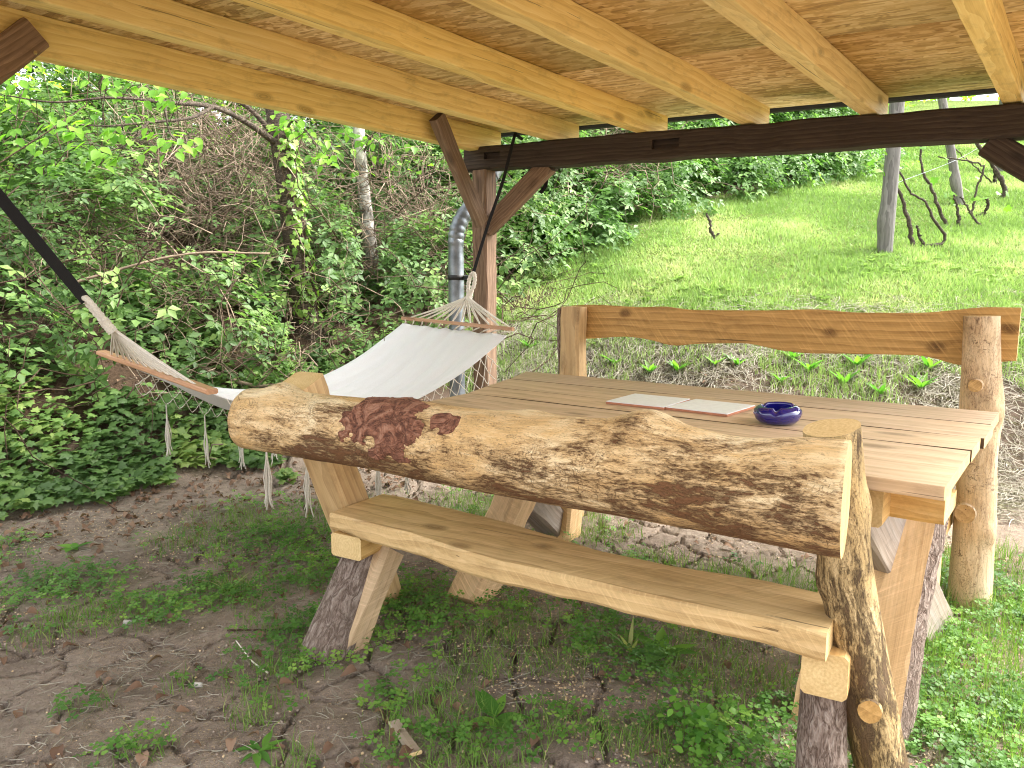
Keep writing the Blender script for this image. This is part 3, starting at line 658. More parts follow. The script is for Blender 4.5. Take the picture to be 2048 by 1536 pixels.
# sawn branch stub on the round upright
st, _ = logmesh('branch_stub', .075, .034, .026, .10, n=8, m=16, seed=5)
Q = UA.lerp(UB, .30)
link('branch_stub', st, [M['logpost'], M['backboard']], nb, frame(Q+Vector((-.02, -.02, 0)), Q+Vector((-.055, -.10, .012))))

# ------------------------------------------------------------------ far bench
fb = empty('plank_back_bench', (1.1, 3.45, 0)); tag(fb, 'bench behind the table with a wavy sawn back board between two posts', 'bench')
FP = A_([1.79, 2.86])
def FPt(a, b, z): p = FP+E1*a+E2*b; return Vector((p[0], p[1], z))
Tp = [(-1.90, 1.121), (-1.781, 1.129), (-1.479, 1.119), (-1.384, 1.129), (-1.24, 1.112), (-.858, 1.119), (-.646, 1.13), (-.52, 1.118), (-.237, 1.123), (-.1, 1.142), (-.05, 1.151), (.083, 1.151)]
Bp = [(-1.90, .944), (-1.785, .952), (-1.559, .974), (-1.42, .96), (-1.325, .935), (-1.184, .955), (-.942, .969), (-.805, .944), (-.696, .936), (-.51, .945), (-.227, .955), (-.154, .935), (-.076, .914), (-.035, .931), (.083, .954)]
x = np.linspace(-1.90, .083, 90); secs = []
ks = lambda v: np.convolve(np.pad(v, 2, 'edge'), np.ones(5)/5, 'valid')
zt, zbm = ks(np.interp(x, *zip(*Tp))), ks(np.interp(x, *zip(*Bp)))
for a, b in zip(zbm, zt): secs.append(rectsec(.07, .105, a, b, .004))
link('back_board', loft('back_board', x, secs, smooth=False), [M['backboard'], M['end']], fb, frame(FPt(0, 0, 0), FPt(1, 0, 0)))
pm, _ = logmesh('post', 1.16, .078, .060, .09, [(.80, 2.6, .02, .035), (.34, 2.4, .02, .04), (.82, 4.4, .032, .10), (.36, 4.5, .040, .06), (1.02, 4.6, .03, .045), (.14, 4.5, .022, .05), (.60, 4.2, -.012, .08), (.70, 1.6, .016, .06)], m=36, bend=-.01, seed=31)
link('post', pm, [M['palepost'], M['end']], fb, frame(FPt(0, 0, -.04), FPt(-.035, .01, 1.12), tuple(-E2)+(0,)))
for z_, r_ in ((.865, .026), (.375, .040)):
    st, _ = logmesh('branch_stub', .085, r_*1.15, r_*.9, .08, n=8, m=16, seed=int(z_*90))
    q = FPt(-.03, .0, z_); link('branch_stub', st, [M['palepost'], M['backboard']], fb, frame(q, q+Vector((-.062, -.085, .0))))
timber('post', FPt(-1.84, 0, -.03), FPt(-1.845, .01, 1.118), .115, .10, [M['block'], M['end']], fb, up=(-E2[0], -E2[1], 0), wob=.006, bv=.014)
timber('bark_edge', FPt(-1.905, 0, .0), FPt(-1.91, .01, 1.11), .02, .085, [M['bark'], M['bark']], fb, up=(-E2[0], -E2[1], 0), wob=.008, bv=.008)
x = np.linspace(-1.8, -.06, 40); secs = []
for xx in x:
    a, b = -.36+.02*(fbm(xx*4, 0, 0, 91)-.5), -.08+.02*(fbm(xx*4, 5, 0, 92)-.5); secs.append(rectsec(a, b, .40, .465, .006))
link('seat', loft('seat', x, secs, smooth=False), [M['bench'], M['end']], fb, frame(FPt(0, 0, 0), FPt(1, 0, 0)))
timber('bearer', FPt(-.15, -.36, .345), FPt(-.15, .05, .345), .14, .105, [M['block'], M['end']], fb, wob=.005, bv=.01)
timber('bearer', FPt(-1.72, -.36, .345), FPt(-1.72, .05, .345), .12, .105, [M['block'], M['end']], fb, wob=.005, bv=.01)
timber('leg', FPt(-.14, -.30, -.03), FPt(-.15, -.18, .30), .12, .13, [M['slab'], M['end']], fb, up=(-E2[0], -E2[1], 0), wob=.005, bv=.012)
timber('leg', FPt(-1.70, -.30, -.03), FPt(-1.72, -.18, .30), .12, .13, [M['slab'], M['end']], fb, up=(-E2[0], -E2[1], 0), wob=.005, bv=.012)

# ------------------------------------------------------------------ hammock
ham = empty('hammock', (-1.0, 4.0, .62)); tag(ham, 'white canvas hammock with wooden spreader bars and knotted side net', 'hammock')
HA = A_([.684, .73]); HB = A_([.73, -.684]); H0 = A_([-2.2, 2.72])
def HP(s, v, z): p = H0+HA*s+HB*v; return A_([p[0], p[1], z])
SL, SR, HW = .885, 2.714, .47
barL = lambda v: HP(SL, v, .858-.068*v); barR = lambda v: HP(SR, v, .992-.03*v)
for bf, hw0, hw in ((barL, .60, .57), (barR, .52, .48)):
    a, b = bf(-hw0), bf(hw); timber('spreader_bar', a, b, .022 if bf is barR else .05, .022, [M['bar'], M['bar']], ham, wob=.0005, bv=.004)
nu, nv = 80, 60; U, Vv = np.meshgrid(np.linspace(0, 1, nu), np.linspace(-1, 1, nv), indexing='ij')
e_ = np.clip(np.minimum(U, 1-U)*6, 0, 1)
zl = .825-.068*Vv*HW; zr = .958-.03*Vv*HW
wd = HW*(1-.03*np.sin(np.pi*U))
Z = zl*(1-U)+zr*U-(.31*np.sin(np.pi*U)**.9*(1-.18*Vv**2))-.03*(1-Vv**2)*e_
Z += (.011*np.sin(Vv*15+2.5*U)+.007*np.sin(Vv*33-3*U+1))*np.clip(e_, .25, 1)*(.4+.8*np.abs(2*U-1))+.008*(fbm(U*4, Vv*7, 0, 7)-.5)*2-.008*np.abs(np.sin(Vv*np.pi*5.5))*(1-np.clip(np.minimum(U, 1-U)*14, 0, 1))*0
S = SL+.05+(SR-SL-.10)*U+(.012*np.cos(Vv*np.pi*6))*np.sign(U-.5)*(1-np.clip(np.minimum(U, 1-U)*12, 0, 1))
CP = np.stack([H0[0]+HA[0]*S+HB[0]*Vv*wd, H0[1]+HA[1]*S+HB[1]*Vv*wd, Z], -1)
i, j = np.meshgrid(np.arange(nu-1), np.arange(nv-1), indexing='ij'); b = i*nv+j
cm = meshnp('canvas', CP.reshape(-1, 3), np.stack([b, b+nv, b+nv+1, b+1], -1).reshape(-1, 4), True)
cl_ = link('canvas', cm, M['cloth'], ham); so = cl_.modifiers.new('thick', 'SOLIDIFY'); so.thickness = .002
def ring(s, z): return HP(s, 0, z)
rl, rr_ = ring(.70, 1.085), ring(2.835, 1.185)
paths = []
for bf, r0, cu in ((barL, rl, 0), (barR, rr_, nu-1)):
    for v in np.linspace(-.93, .93, 12):
        p = bf(v*.5); c = CP[cu, int((v+1)/2*(nv-1))]
        for q in (-.003, .003):
            kn_ = r0+(bf(0)-r0)*.22+A_([HB[0]*v*.02+q, HB[1]*v*.02, .004]); mid = (kn_+p)/2+A_([q, 0, -.006])
            link('cord', tubes('cord', smoothpath([r0+A_([0, 0, -.015]), kn_, mid, p, (p*.4+c*.6), c], 16)[None], .0042, 6), M['cord'], ham)
for r0, up in ((rl, A_([-.17, -.10, .30])), (rr_, A_([.05, .05, .30]))):
    up = up/np.linalg.norm(up); sd_ = A_([HB[0], HB[1], 0])
    P = [r0-up*.05]+[r0+up*h_+sd_*w_ for h_, w_ in ((-.01, .012), (.05, .026), (.10, .018), (.115, 0), (.10, -.018), (.05, -.026), (-.01, -.012))]+[r0-up*.05]
    P = smoothpath(P, 60); link('loop', tubes('loop', P[None], (.0125+.0022*np.sin(np.arange(60)*2.2))[None], 10), M['cord'], ham)
    P = smoothpath([r0-up*.06, r0-up*.02, r0+up*.005], 20); link('whipping', tubes('whipping', P[None], (.021+.0022*np.sin(np.arange(20)*2.4))[None], 12), M['cord'], ham)
# net along both long sides, tassels hanging from its points
def netside(vs, tassel):
    N = 26; us = np.linspace(.04, .96, N); ix = (us*(nu-1)).astype(int); edge = CP[ix, 0 if vs < 0 else nv-1]
    rows = [edge]
    for r in range(1, 4):
        sh_ = .5 if r % 2 else 0
        q = edge.copy(); q[:-1] = edge[:-1]*(1-sh_)+edge[1:]*sh_
        q = q+A_([HB[0]*vs*.012*r, HB[1]*vs*.012*r, 0]); q[:, 2] -= .05*r*(1-.15*np.cos(us*9)); rows.append(q)
    segs = []
    for r in range(3):
        a_, b_ = rows[r], rows[r+1]
        for i in range(N-1):
            for dst in ((i, i-1) if r % 2 == 0 else (i, i+1)):
                if 0 <= dst < N: 
                    m_ = (a_[i]+b_[dst])/2+A_([0, 0, -.006]); segs.append(smoothpath([a_[i], m_, b_[dst]], 5))
    link('side_net', tubes('side_net', segs, .0022, 4), M['cord'], ham)
    for i in range(2, N-2, 3):
        p0 = rows[3][i]; th = []
        for q in range(8):
            ax, ay = rnd.uniform(-.014, .014), rnd.uniform(-.014, .014); Lq = tassel*rnd.uniform(.85, 1.08)
            th.append(smoothpath([p0, p0+A_([ax*.2, ay*.2, -.08]), p0+A_([ax*.9+rnd.uniform(-.006, .006), ay*.6, -Lq*.6]), p0+A_([ax*.6, ay, -Lq*.85]), p0+A_([ax*1.5, ay, -Lq])], 9))
        link('tassel', tubes('tassel', th, .0028, 4), M['cord'], ham)
netside(-1, .27); netside(1, .29)
# black webbing straps
def strap(pts, wdt, nrm, k_=30):
    P = smoothpath(pts, k_); T = np.gradient(P, axis=0); T /= np.linalg.norm(T, axis=1, keepdims=True)
    B = np.cross(T, A_(nrm, float)); B /= np.linalg.norm(B, axis=1, keepdims=True); Nn = np.cross(B, T); h_ = .0015
    V = np.stack([P-B*wdt/2-Nn*h_, P+B*wdt/2-Nn*h_, P+B*wdt/2+Nn*h_, P-B*wdt/2+Nn*h_], 1).reshape(-1, 3)
    F = [(4*i+q, 4*i+(q+1) % 4, 4*i+4+(q+1) % 4, 4*i+4+q) for i in range(k_-1) for q in range(4)]+[(0, 3, 2, 1), (4*k_-4, 4*k_-3, 4*k_-2, 4*k_-1)]
    me = bpy.data.meshes.new('strap'); me.from_pydata([tuple(v) for v in V], [], F); me.update()
    link('strap', me, M['black'], ham)
ul = A_([-.17, -.10, .30]); ul /= np.linalg.norm(ul); ltop = rl+ul*.105; ptL = A_([-2.20, 2.70, 2.10])
strap([ltop+A_([.0, 0, -.006]), ltop*.5+ptL*.5, ptL], .045, (.3, -1, .2))
rtop = rr_+A_([.05, .05, .30])/np.linalg.norm([.05, .05, .30])*.105; bp = A_([.015, 4.985, 2.15])
strap([rtop, rtop*.66+bp*.34, rtop*.33+bp*.67+A_([.012, -.01, .0]), bp, A_([.03, 5.03, 2.165]), A_([.07, 5.13, 2.16])], .020, (-.3, -1, 0), 40)
strap([A_([.215, 5.12, 1.99]), A_([.225, 5.14, 1.92]), A_([.215, 5.13, 1.86]), A_([.185, 5.12, 1.82])], .026, (-.3, -1, 0), 16)

# ------------------------------------------------------------------ things on the table
def tile(a, b, rot, label):
    c = TP(a, b, TT+.0015); t = empty('ceramic_tile', c); t.matrix_basis = Matrix.Translation(c) @ Matrix.Rotation(math.atan2(-.6, .8)+R(rot), 4, 'Z')
    tag(t, label, 'tile', 'tiles on the table')
    for nm, z0, z1, hw, hd, m in (('clay_body', 0, .008, .115, .118, M['terracotta']), ('glaze', .008, .0105, .1145, .1175, M['glaze'])):
        xs_ = [-hw, -hw+.002, hw-.002, hw]; k_ = .0015
        me = loft(nm, xs_, [rectsec(-hd+k_, hd-k_, z0, z1, .0006), rectsec(-hd, hd, z0, z1, .0006), rectsec(-hd, hd, z0, z1, .0006), rectsec(-hd+k_, hd-k_, z0, z1, .0006)], 0, smooth=False)
        link(nm, me, m, t, t.matrix_basis)
tile(-1.06, .67, 1.0, 'white glazed tile with red clay edge, the one away from the blue ashtray')
tile(-.82, .675, -3.0, 'white glazed tile with red clay edge, right beside the blue ashtray')
def ashtray():
    prof = [(0, .004), (.045, .002), (.056, .004), (.067, .016), (.073, .032), (.071, .045), (.062, .054), (.053, .059), (.050, .058), (.048, .052), (.052, .042), (.053, .025), (.045, .016), (.02, .013), (0, .013)]
    m = 64; V = []; F = []
    for i, (r, z) in enumerate(prof):
        for q in range(m):
            a = 2*math.pi*q/m; tw = a+z*14
            rr__ = r*(1+.022*math.sin(8*tw)*min(1, z/.02) if i < 7 else r and 1)
            dz_ = -.012*max(0, math.cos(3*(a-2.2)))**14*(1 if 5 <= i <= 9 else 0)+.004*math.sin(a+1)*(z/.06)
            V.append((rr__*math.cos(a), rr__*math.sin(a), z+dz_))
    for i in range(len(prof)-1):
        for q in range(m): F.append((i*m+q, i*m+(q+1) % m, (i+1)*m+(q+1) % m, (i+1)*m+q))
    me = bpy.data.meshes.new('ashtray'); me.from_pydata(V, [], F); me.update()
    for p in me.polygons: p.use_smooth = True
    c = A_([.845, 2.40]); o = link('ashtray', me, M['blueglass'], None, Matrix.Translation((c[0], c[1], TT+.001)))
    tag(o, 'round cobalt blue glass ashtray on the table', 'ashtray')
ashtray()
# ------------------------------------------------------------------ trees
def world(o):
    m = o.matrix_basis.copy(); p = o.parent
    while p: m = p.matrix_basis @ m; p = p.parent
    return m
def leafparts(parent, tmpl, mat, pos, nrm, head, size, nvar=5, name='leaf'):
    """single leaves as parts that share a few meshes"""
    ms = []
    for v in range(nvar):
        tv, tf = tmpl; tv = tv.copy(); tv[:, 2] += (rng.random()-.3)*.22*tv[:, 1]**2; tv[:, 0] *= rng.uniform(.85, 1.15)
        me = meshnp(name, tv, tf, True, {'tint': np.full(len(tv), v/(nvar-1))}); me.materials.append(mat); ms.append(me)
    Rm = rots(nrm, head); wi = world(parent).inverted()
    for i in range(len(pos)):
        o = bpy.data.objects.new(name, ms[rng.integers(nvar)]); COL.objects.link(o); o.parent = parent
        o.matrix_basis = wi @ Matrix.Translation(pos[i]) @ Matrix([list(r) for r in Rm[i]]).to_4x4() @ Matrix.Scale(float(size[i]), 4)
def trunkmesh(name, pts, r, k=60, m=18, rough=.12, seed=0):
    P = smoothpath(pts, k); rr = np.interp(np.linspace(0, 1, k), np.linspace(0, 1, len(r)), r)
    me = tubes(name, P[None], rr[None], m)
    co = np.empty(len(me.vertices)*3, np.float32); me.vertices.foreach_get('co', co); co = co.reshape(-1, 3)
    c = np.repeat(P, m, 0); d = co-c; co = c+d*(1+rough*(fbm(co[:, 0]*14, co[:, 1]*14, co[:, 2]*5, seed)-.5)*2)[:, None]
    me.vertices.foreach_set('co', co.astype(np.float32).ravel()); me.update(); return me
def alongx(name, pts, r, mat, parent, **kw):
    return link(name, trunkmesh(name, pts, r, **kw), mat, parent)
gz = lambda x, y: float(terr(x, y))
# cherry tree with ivy and its low limb of fresh leaves
ct = empty('cherry_tree', (-1.66, 6.3, gz(-1.66, 6.3))); tag(ct, 'dark trunk wrapped in pale ivy, low limb of fresh leaves reaching over the hammock', 'tree')
tp = [(-1.655, 6.3, gz(-1.66, 6.3)-.1), (-1.68, 6.3, .9), (-1.715, 6.3, 1.1), (-1.751, 6.3, 1.58), (-1.80, 6.3, 2.09), (-1.875, 6.35, 2.57), (-1.913, 6.4, 3.0), (-1.95, 6.45, 4.0)]
trk = alongx('trunk', tp, [.15, .115, .105, .10, .095, .09, .085, .07], M['treebark'], ct, k=110, m=22, seed=3)
limbs = [([(-1.85, 6.3, 2.32), (-2.01, 6.0, 2.44), (-2.14, 5.7, 2.486), (-2.31, 5.3, 2.43), (-2.52, 5.0, 2.39), (-2.81, 4.9, 2.34), (-3.06, 4.8, 2.36)], [.03, .022, .018, .012, .008, .006, .004]),
         ([(-2.14, 5.7, 2.486), (-2.19, 5.4, 2.35), (-2.34, 5.1, 2.26), (-2.50, 4.9, 2.2), (-2.65, 4.8, 2.19)], [.014, .010, .008, .006, .004]),
         ([(-2.34, 5.1, 2.257), (-2.37, 4.9, 2.10), (-2.43, 4.8, 2.04), (-2.54, 4.8, 2.016)], [.006, .005, .003]),
         ([(-2.31, 5.3, 2.43), (-2.216, 5.1, 2.245), (-2.146, 5.0, 2.15), (-2.05, 5.0, 2.11)], [.007, .005, .003]),
         ([(-2.65, 4.8, 2.186), (-2.685, 4.8, 2.07), (-2.78, 4.8, 1.95)], [.004, .003]),
         ([(-1.83, 6.28, 2.30), (-1.70, 6.1, 2.46), (-1.58, 6.0, 2.40), (-1.42, 5.95, 2.2)], [.015, .009, .006, .003]),
         ([(-1.86, 6.3, 2.36), (-2.1, 6.2, 2.62), (-2.5, 6.0, 2.75), (-3.0, 5.8, 2.8)], [.025, .018, .012, .006])]
for p, r in limbs: alongx('branch', p, r, M['treebark'], ct, k=26, m=8, rough=.15)
CL = [[-2.97, 4.72, 2.4], [-3.03, 4.93, 2.36], [-3.02, 4.81, 2.13], [-3.01, 4.97, 2.43], [-2.9, 4.99, 2.28], [-2.62, 4.6, 2.15], [-2.54, 4.56, 2.11], [-2.73, 5.14, 2.31], [-2.49, 4.73, 2.17], [-2.39, 4.71, 2.4], [-2.58, 5.25, 2.5], [-2.27, 4.88, 2.44], [-2.33, 5.14, 2.47], [-2.16, 4.88, 2.35], [-2.15, 5.0, 2.35], [-1.97, 4.66, 2.37], [-2.02, 4.99, 2.44], [-2.45, 5.16, 2.3], [-2.29, 4.92, 2.22], [-2.54, 5.07, 2.18], [-2.47, 5.02, 2.2], [-2.08, 4.59, 2.03], [-2.23, 5.08, 2.12], [-2.1, 4.96, 2.11], [-1.96, 4.76, 2.06], [-2.48, 4.57, 2.03], [-2.73, 5.16, 2.07], [-2.49, 4.88, 2.02], [-2.53, 5.05, 2.02], [-3.0, 5.17, 1.99], [-3.02, 5.05, 2.11], [-3.31, 5.2, 2.37],
      [-1.75, 6.0, 2.5], [-1.7, 6.0, 2.44], [-1.6, 6.0, 2.42], [-1.53, 6.0, 2.35], [-1.46, 6.0, 2.27], [-1.4, 6.0, 2.19], [-1.49, 6.0, 2.17], [-1.76, 6.0, 2.42]]
cp, ch = [], []; tw = []
allp = np.concatenate([smoothpath(p, 20) for p, _ in limbs])
for c in CL:
    c = A_(c); nr = allp[np.argmin(((allp-c)**2).sum(1))]
    tw.append(smoothpath([nr, (nr+c)/2+A_([0, 0, .03]), c], 6))
    for q in range(7):
        cp.append(c+rng.normal(size=3)*A_([.045, .045, .03])); a = rng.uniform(0, 6.28); ch.append([.5*math.cos(a), .5*math.sin(a)-.15, -.75])
cp, ch = A_(cp), A_(ch); n = len(cp)
cn = rdir(n)*.5+A_([0, -.55, .75])
for p_ in tw: link('twig', tubes('twig', p_[None], .0025, 5), M['treebark'], ct)
leafparts(ct, OVATE, M['cherry'], cp, cn, ch, rng.uniform(.06, .095, n))
# ivy climbing the trunk
iv = empty('ivy', (-1.62, 6.2, gz(-1.62, 6.2))); tag(iv, 'pale yellow-green ivy climbing one side of the dark trunk', 'ivy')
n = 260; zi = rng.uniform(.92, 2.5, n); cx = np.interp(zi, [.7, 1.1, 1.58, 2.09, 2.57], [-1.66, -1.715, -1.751, -1.80, -1.875]); ang = rng.normal(-.75, .62, n)
out = np.stack([np.cos(ang), np.sin(ang), 0*ang], -1); pos = np.stack([cx, np.full(n, 6.3), zi], -1)+out*(.098+.035*rng.random(n))[:, None]
leafparts(iv, IVY, M['ivy'], pos, out+rdir(n)*.45+A_([0, 0, .3]), rdir(n)*.5+A_([0, 0, -1.]), rng.uniform(.040, .068, n))
vp = []
for q in range(4):
    a0 = -1.2+.35*q; zz_ = np.linspace(.75, 2.45, 8); vp.append(smoothpath([(np.interp(z, [.7, 1.58, 2.57], [-1.66, -1.751, -1.875])+.105*math.cos(a0+.3*math.sin(z*5+q)), 6.3+.105*math.sin(a0+.3*math.sin(z*5+q)), z) for z in zz_], 30))
for p_ in vp: link('stem', tubes('stem', p_[None], .005, 6), M['stem'], iv)
# birch
bt = empty('birch_tree', (-1.34, 7.4, gz(-1.34, 7.4))); tag(bt, 'slim birch with peeling white bark between the ivy trunk and the shelter post', 'tree')
alongx('trunk', [(-1.35, 7.4, gz(-1.34, 7.4)-.1), (-1.345, 7.4, .95), (-1.323, 7.4, 1.26), (-1.371, 7.4, 1.82), (-1.419, 7.4, 2.33), (-1.428, 7.4, 2.7), (-1.426, 7.4, 3.2), (-1.40, 7.4, 4.2)], [.085, .07, .066, .062, .056, .052, .05, .04], M['birchbark'], bt, k=90, m=16, seed=8)
for (p, r) in (([(-1.42, 7.4, 2.4), (-1.25, 7.3, 2.62), (-1.05, 7.2, 2.66)], [.012, .004]), ([(-1.40, 7.4, 2.2), (-1.55, 7.3, 2.45), (-1.7, 7.2, 2.5)], [.010, .004])): alongx('branch', p, r, M['treebark'], bt, k=16, m=7)
n = 110; q = rng.random(n); cp = A_([-1.35, 7.2, 2.5])+rng.normal(size=(n, 3))*A_([.28, .15, .14])
leafparts(bt, OVATE, M['cherry'], cp, rdir(n)*.6+A_([0, -.5, .7]), rdir(n)*.6+A_([0, 0, -.8]), rng.uniform(.06, .10, n), 3)

# trees of the wood above the bank, each with its own trunk and crown
def crown(name, parent, ctr, rad, n, mat, size, holes=.42, seed=0, tmpl=LEAF4, lo=-1., tintb=0.):
    p = rdir(n)*(rng.random((n, 1))**.45); p = p[p[:, 2] > lo]
    P = ctr+p*rad; cl = fbm(P[:, 0]*1.6, P[:, 1]*1.6, P[:, 2]*1.6, seed); P = P[cl > holes]; cl = cl[cl > holes]; k_ = len(P)
    t = np.clip(.35+1.6*(cl-.55)+rng.normal(0, .22, k_)+tintb, 0, 1)
    return link(name, cloud(name, tmpl, P, rdir(k_)*.8+A_([0, -.2, .7]), rdir(k_)+A_([0, 0, -.5]), rng.uniform(.7, 1.3, k_)*size, t), mat, parent)
woods = [(-8.5, 10.5, .10, 5.2, 'slim dark tree at the edge of the sky gap', 0), (-6.6, 9.6, .06, 4.4, 'thin leaning tree in front of the bright wood, tallest of the saplings', 1), (-5.2, 11.5, .08, 5.0, 'lime green tree standing above the bramble bank', 0),
         (-3.6, 10.2, .05, 4.2, 'slender sapling above the tangle of dead stems', 1), (-2.2, 11.8, .09, 5.2, 'bushy green tree behind the ivy trunk', 0), (-.6, 10.8, .07, 4.4, 'green tree behind the shelter post', 1),
         (1.2, 12.2, .09, 4.8, 'green tree behind the hedge near the shelter corner', 0), (4.2, 14.4, .09, 5.0, 'green tree rising behind the middle of the hedge', 1), (6.3, 18.5, .10, 5.5, 'green tree where the hedge meets the roof edge', 0)]
for k_, (x_, y_, r_, h_, lab, lt) in enumerate(woods):
    z_ = gz(x_, y_); t = empty('woodland_tree', (x_, y_, z_)); tag(t, lab, 'tree', 'trees above the bank')
    pts = [(x_, y_, z_-.1)]+[(x_+rng.normal(0, .10)*q, y_+rng.normal(0, .08)*q, z_+h_*q/4) for q in (1, 2, 3, 4)]
    alongx('trunk', pts, [r_*1.2, r_, r_*.8, r_*.6, r_*.3], M['treebark'], t, k=36, m=10)
    for q in range(5):
        b0 = smoothpath(pts, 20)[8+2*q]; a = rng.uniform(0, 6.28); ll = rng.uniform(.8, 1.5)
        alongx('branch', [b0, b0+A_([math.cos(a)*ll*.5, math.sin(a)*ll*.5, .35]), b0+A_([math.cos(a)*ll, math.sin(a)*ll, .5])], [r_*.35, r_*.2, .006], M['treebark'], t, k=12, m=6)
    crown('crown', t, A_([pts[3][0], pts[3][1], z_+h_*.68]), A_([1.7, 1.6, h_*.55]), 9000, M['lime'] if lt == 0 or x_ < -3 else M['hedge'], .165, .55 if x_ < -6 else .46, 50+k_, tintb=.15)
# a mass of foliage farther up the slope that nobody could count
n = 42000; X = rng.uniform(-20, 16, n); Y = rng.uniform(14, 21, n)+np.maximum(0, X)*.75; hz = rng.random(n)**.8*6.5-1.2
keep = fbm(X*.7, Y*.7, hz*.7, 77) > .43; keep &= ~((X > 4) & (X/Y > .44) & (Y < 19)) & ~((X/Y < -.52) & (terr(X, Y)+hz > 1.25+.235*Y)); X, Y, hz = X[keep], Y[keep], hz[keep]; n = len(X)
bgf = link('far_wood', cloud('far_wood', LEAF4, np.stack([X, Y, terr(X, Y)+hz], -1), rdir(n)*.8+A_([0, -.3, .6]), rdir(n)+A_([0, 0, -.4]), rng.uniform(.16, .32, n), np.clip(rng.normal(.5, .28, n), 0, 1)), M['lime'])
tag(bgf, 'bright spring foliage of the wood farther up the slope', 'wood', kind='stuff')

# ------------------------------------------------------------------ bramble thicket on the bank
def mounds(lst, per, size, tintm, cull=.42, seed=0):
    Ps, Ns, Ts = [], [], []
    for (x_, y_, zo, rx, rz) in lst:
        n = int(per*rx*rz*4); d = rdir(n); d = d[(d[:, 2] > -.35)]; d = d[d[:, 1] < .55]; n = len(d)
        r = 1-.34*rng.random((n, 1))**2+.16*(rng.random((n, 1))-.5)
        bump = .75+.5*fbm(d[:, 0]*2.2+x_, d[:, 1]*2.2+y_, d[:, 2]*2.2, seed)
        P = A_([x_, y_, gz(x_, y_)+zo])+d*r*bump[:, None]*A_([rx, rx, rz])
        cl = fbm(P[:, 0]*3.0, P[:, 1]*3.0, P[:, 2]*3.0, seed+3); k_ = cl > cull
        Ps.append(P[k_]); Ns.append(d[k_]); Ts.append(np.clip(tintm+1.5*(cl[k_]-.55)+rng.normal(0, .2, k_.sum()), 0, 1))
    return np.concatenate(Ps), np.concatenate(Ns), np.concatenate(Ts)
def trifol(P, N, T, size):
    """each point becomes a sprig of three leaflets"""
    n = len(P); hd = rdir(n)*A_([1, 1, .5])+A_([0, -.3, -.45]); nr = N*.7+rdir(n)*.55+A_([0, -.1, .75]); Rm = rots(nr, hd); Pp, Nn, Hh, Tt = [], [], [], []
    for a in (-1.25, 0, 1.25):
        loc = A_([math.sin(a), math.cos(a), 0]); h = np.einsum('nij,j->ni', Rm, loc)
        Pp.append(P+h*size*.10); Hh.append(h); Nn.append(Rm[:, :, 2]+rdir(n)*.22); Tt.append(T+rng.normal(0, .05, n))
    return np.concatenate(Pp), np.concatenate(Nn), np.concatenate(Hh), np.clip(np.concatenate(Tt), 0, 1)
def clearing(P):      # the ground before the two trunks is kept open
    r = P[:, 0]/P[:, 1]; j = .006*(rng.random(len(P))-.5)
    return ~(((np.abs(r+.272+.012*(P[:, 2]-1.5)+j) < .026) & (P[:, 1] < 6.6) & (P[:, 2] > .72)) | ((np.abs(r+.183+j) < .015) & (P[:, 1] < 7.6) & (P[:, 2] > .85)))
def inview(P, m=1.25):
    return np.abs(P[:, 0]/np.maximum(P[:, 1], .1)) < .67*m
lst = []
for i in range(74):
    x_ = rng.uniform(-8.5, -.1); y_ = float(toe(x_))+.9+6.0*rng.random()**1.3
    d_ = y_-float(toe(x_)); lst.append((x_, y_, .05+.1*d_*rng.random(), rng.uniform(.5, .95), rng.uniform(.35, .6)+.13*d_))
lst = [q for q in lst if abs(q[0]/q[1]) < .95 and not (abs(q[0]+1.68-.02*q[1]) < .45 and q[1] < 6.5) and not (abs(q[0]/q[1]+.18) < .05 and q[1] < 7.3)]
lst += [(-.9, 8.3, .2, .9, 1.3), (-.2, 8.0, .1, .8, 1.1), (-.95, 7.2, 0, .45, .6), (-.5, 7.0, 0, .5, .5), (-2.3, 7.6, .2, .7, 1.0), (-2.9, 8.4, .3, .9, 1.2), (.1, 8.9, .4, 1., 1.6), (-1.9, 9.0, .5, 1., 1.5)]
P, N, T = mounds(lst, 800, .06, .42, .50, 5); T = np.where(fbm(P[:, 0]*.8, P[:, 1]*.8, P[:, 2]*.8, 9) > .56, T+.18, T-.10)
dead = np.exp(-(((P[:, 0]/P[:, 1]+.40)/.075)**2+((P[:, 2]-1.55)/.55)**2)); k_ = rng.random(len(P)) > .85*dead; P, N, T = P[k_], N[k_], T[k_]
k_ = inview(P) & clearing(P); P, N, T = P[k_], N[k_], T[k_]
a, b, c, d = trifol(P, N, T, .07); sz = np.tile(rng.uniform(.045, .085, len(P))*(.55+.9*fbm(P[:, 0]*1.3, P[:, 1]*1.3, P[:, 2]*1.3, 61)), 3)
o = link('bramble_thicket', cloud('bramble_thicket', LEAF4, a, b, c, sz, d), M['bramble']); tag(o, 'dense bramble leaves covering the bank behind the hammock', 'brambles', kind='stuff')
n = 4600; X = rng.uniform(-3.6, -.9, n); Y = rng.uniform(5.2, 8.2, n); k_ = (fbm(X*2.3, Y*2.3, 0, 133) > .47) & (Y > toe(X)+.35); X, Y = X[k_], Y[k_]; n = len(X)
P = np.stack([X, Y, terr(X, Y)+.05+.75*rng.random(n)**1.6*sstep(4.8, 6.2, Y)], -1); k_ = clearing(P); P, X, Y = P[k_], X[k_], Y[k_]; n = len(P)
a, b, c, d = trifol(P, np.tile(A_([0, -.6, .6]), (n, 1)), np.clip(.55+.9*(fbm(X*3, Y*3, 0, 5)-.5)+rng.normal(0, .22, n), 0, 1), .07); sz = np.tile(rng.uniform(.045, .075, n), 3)
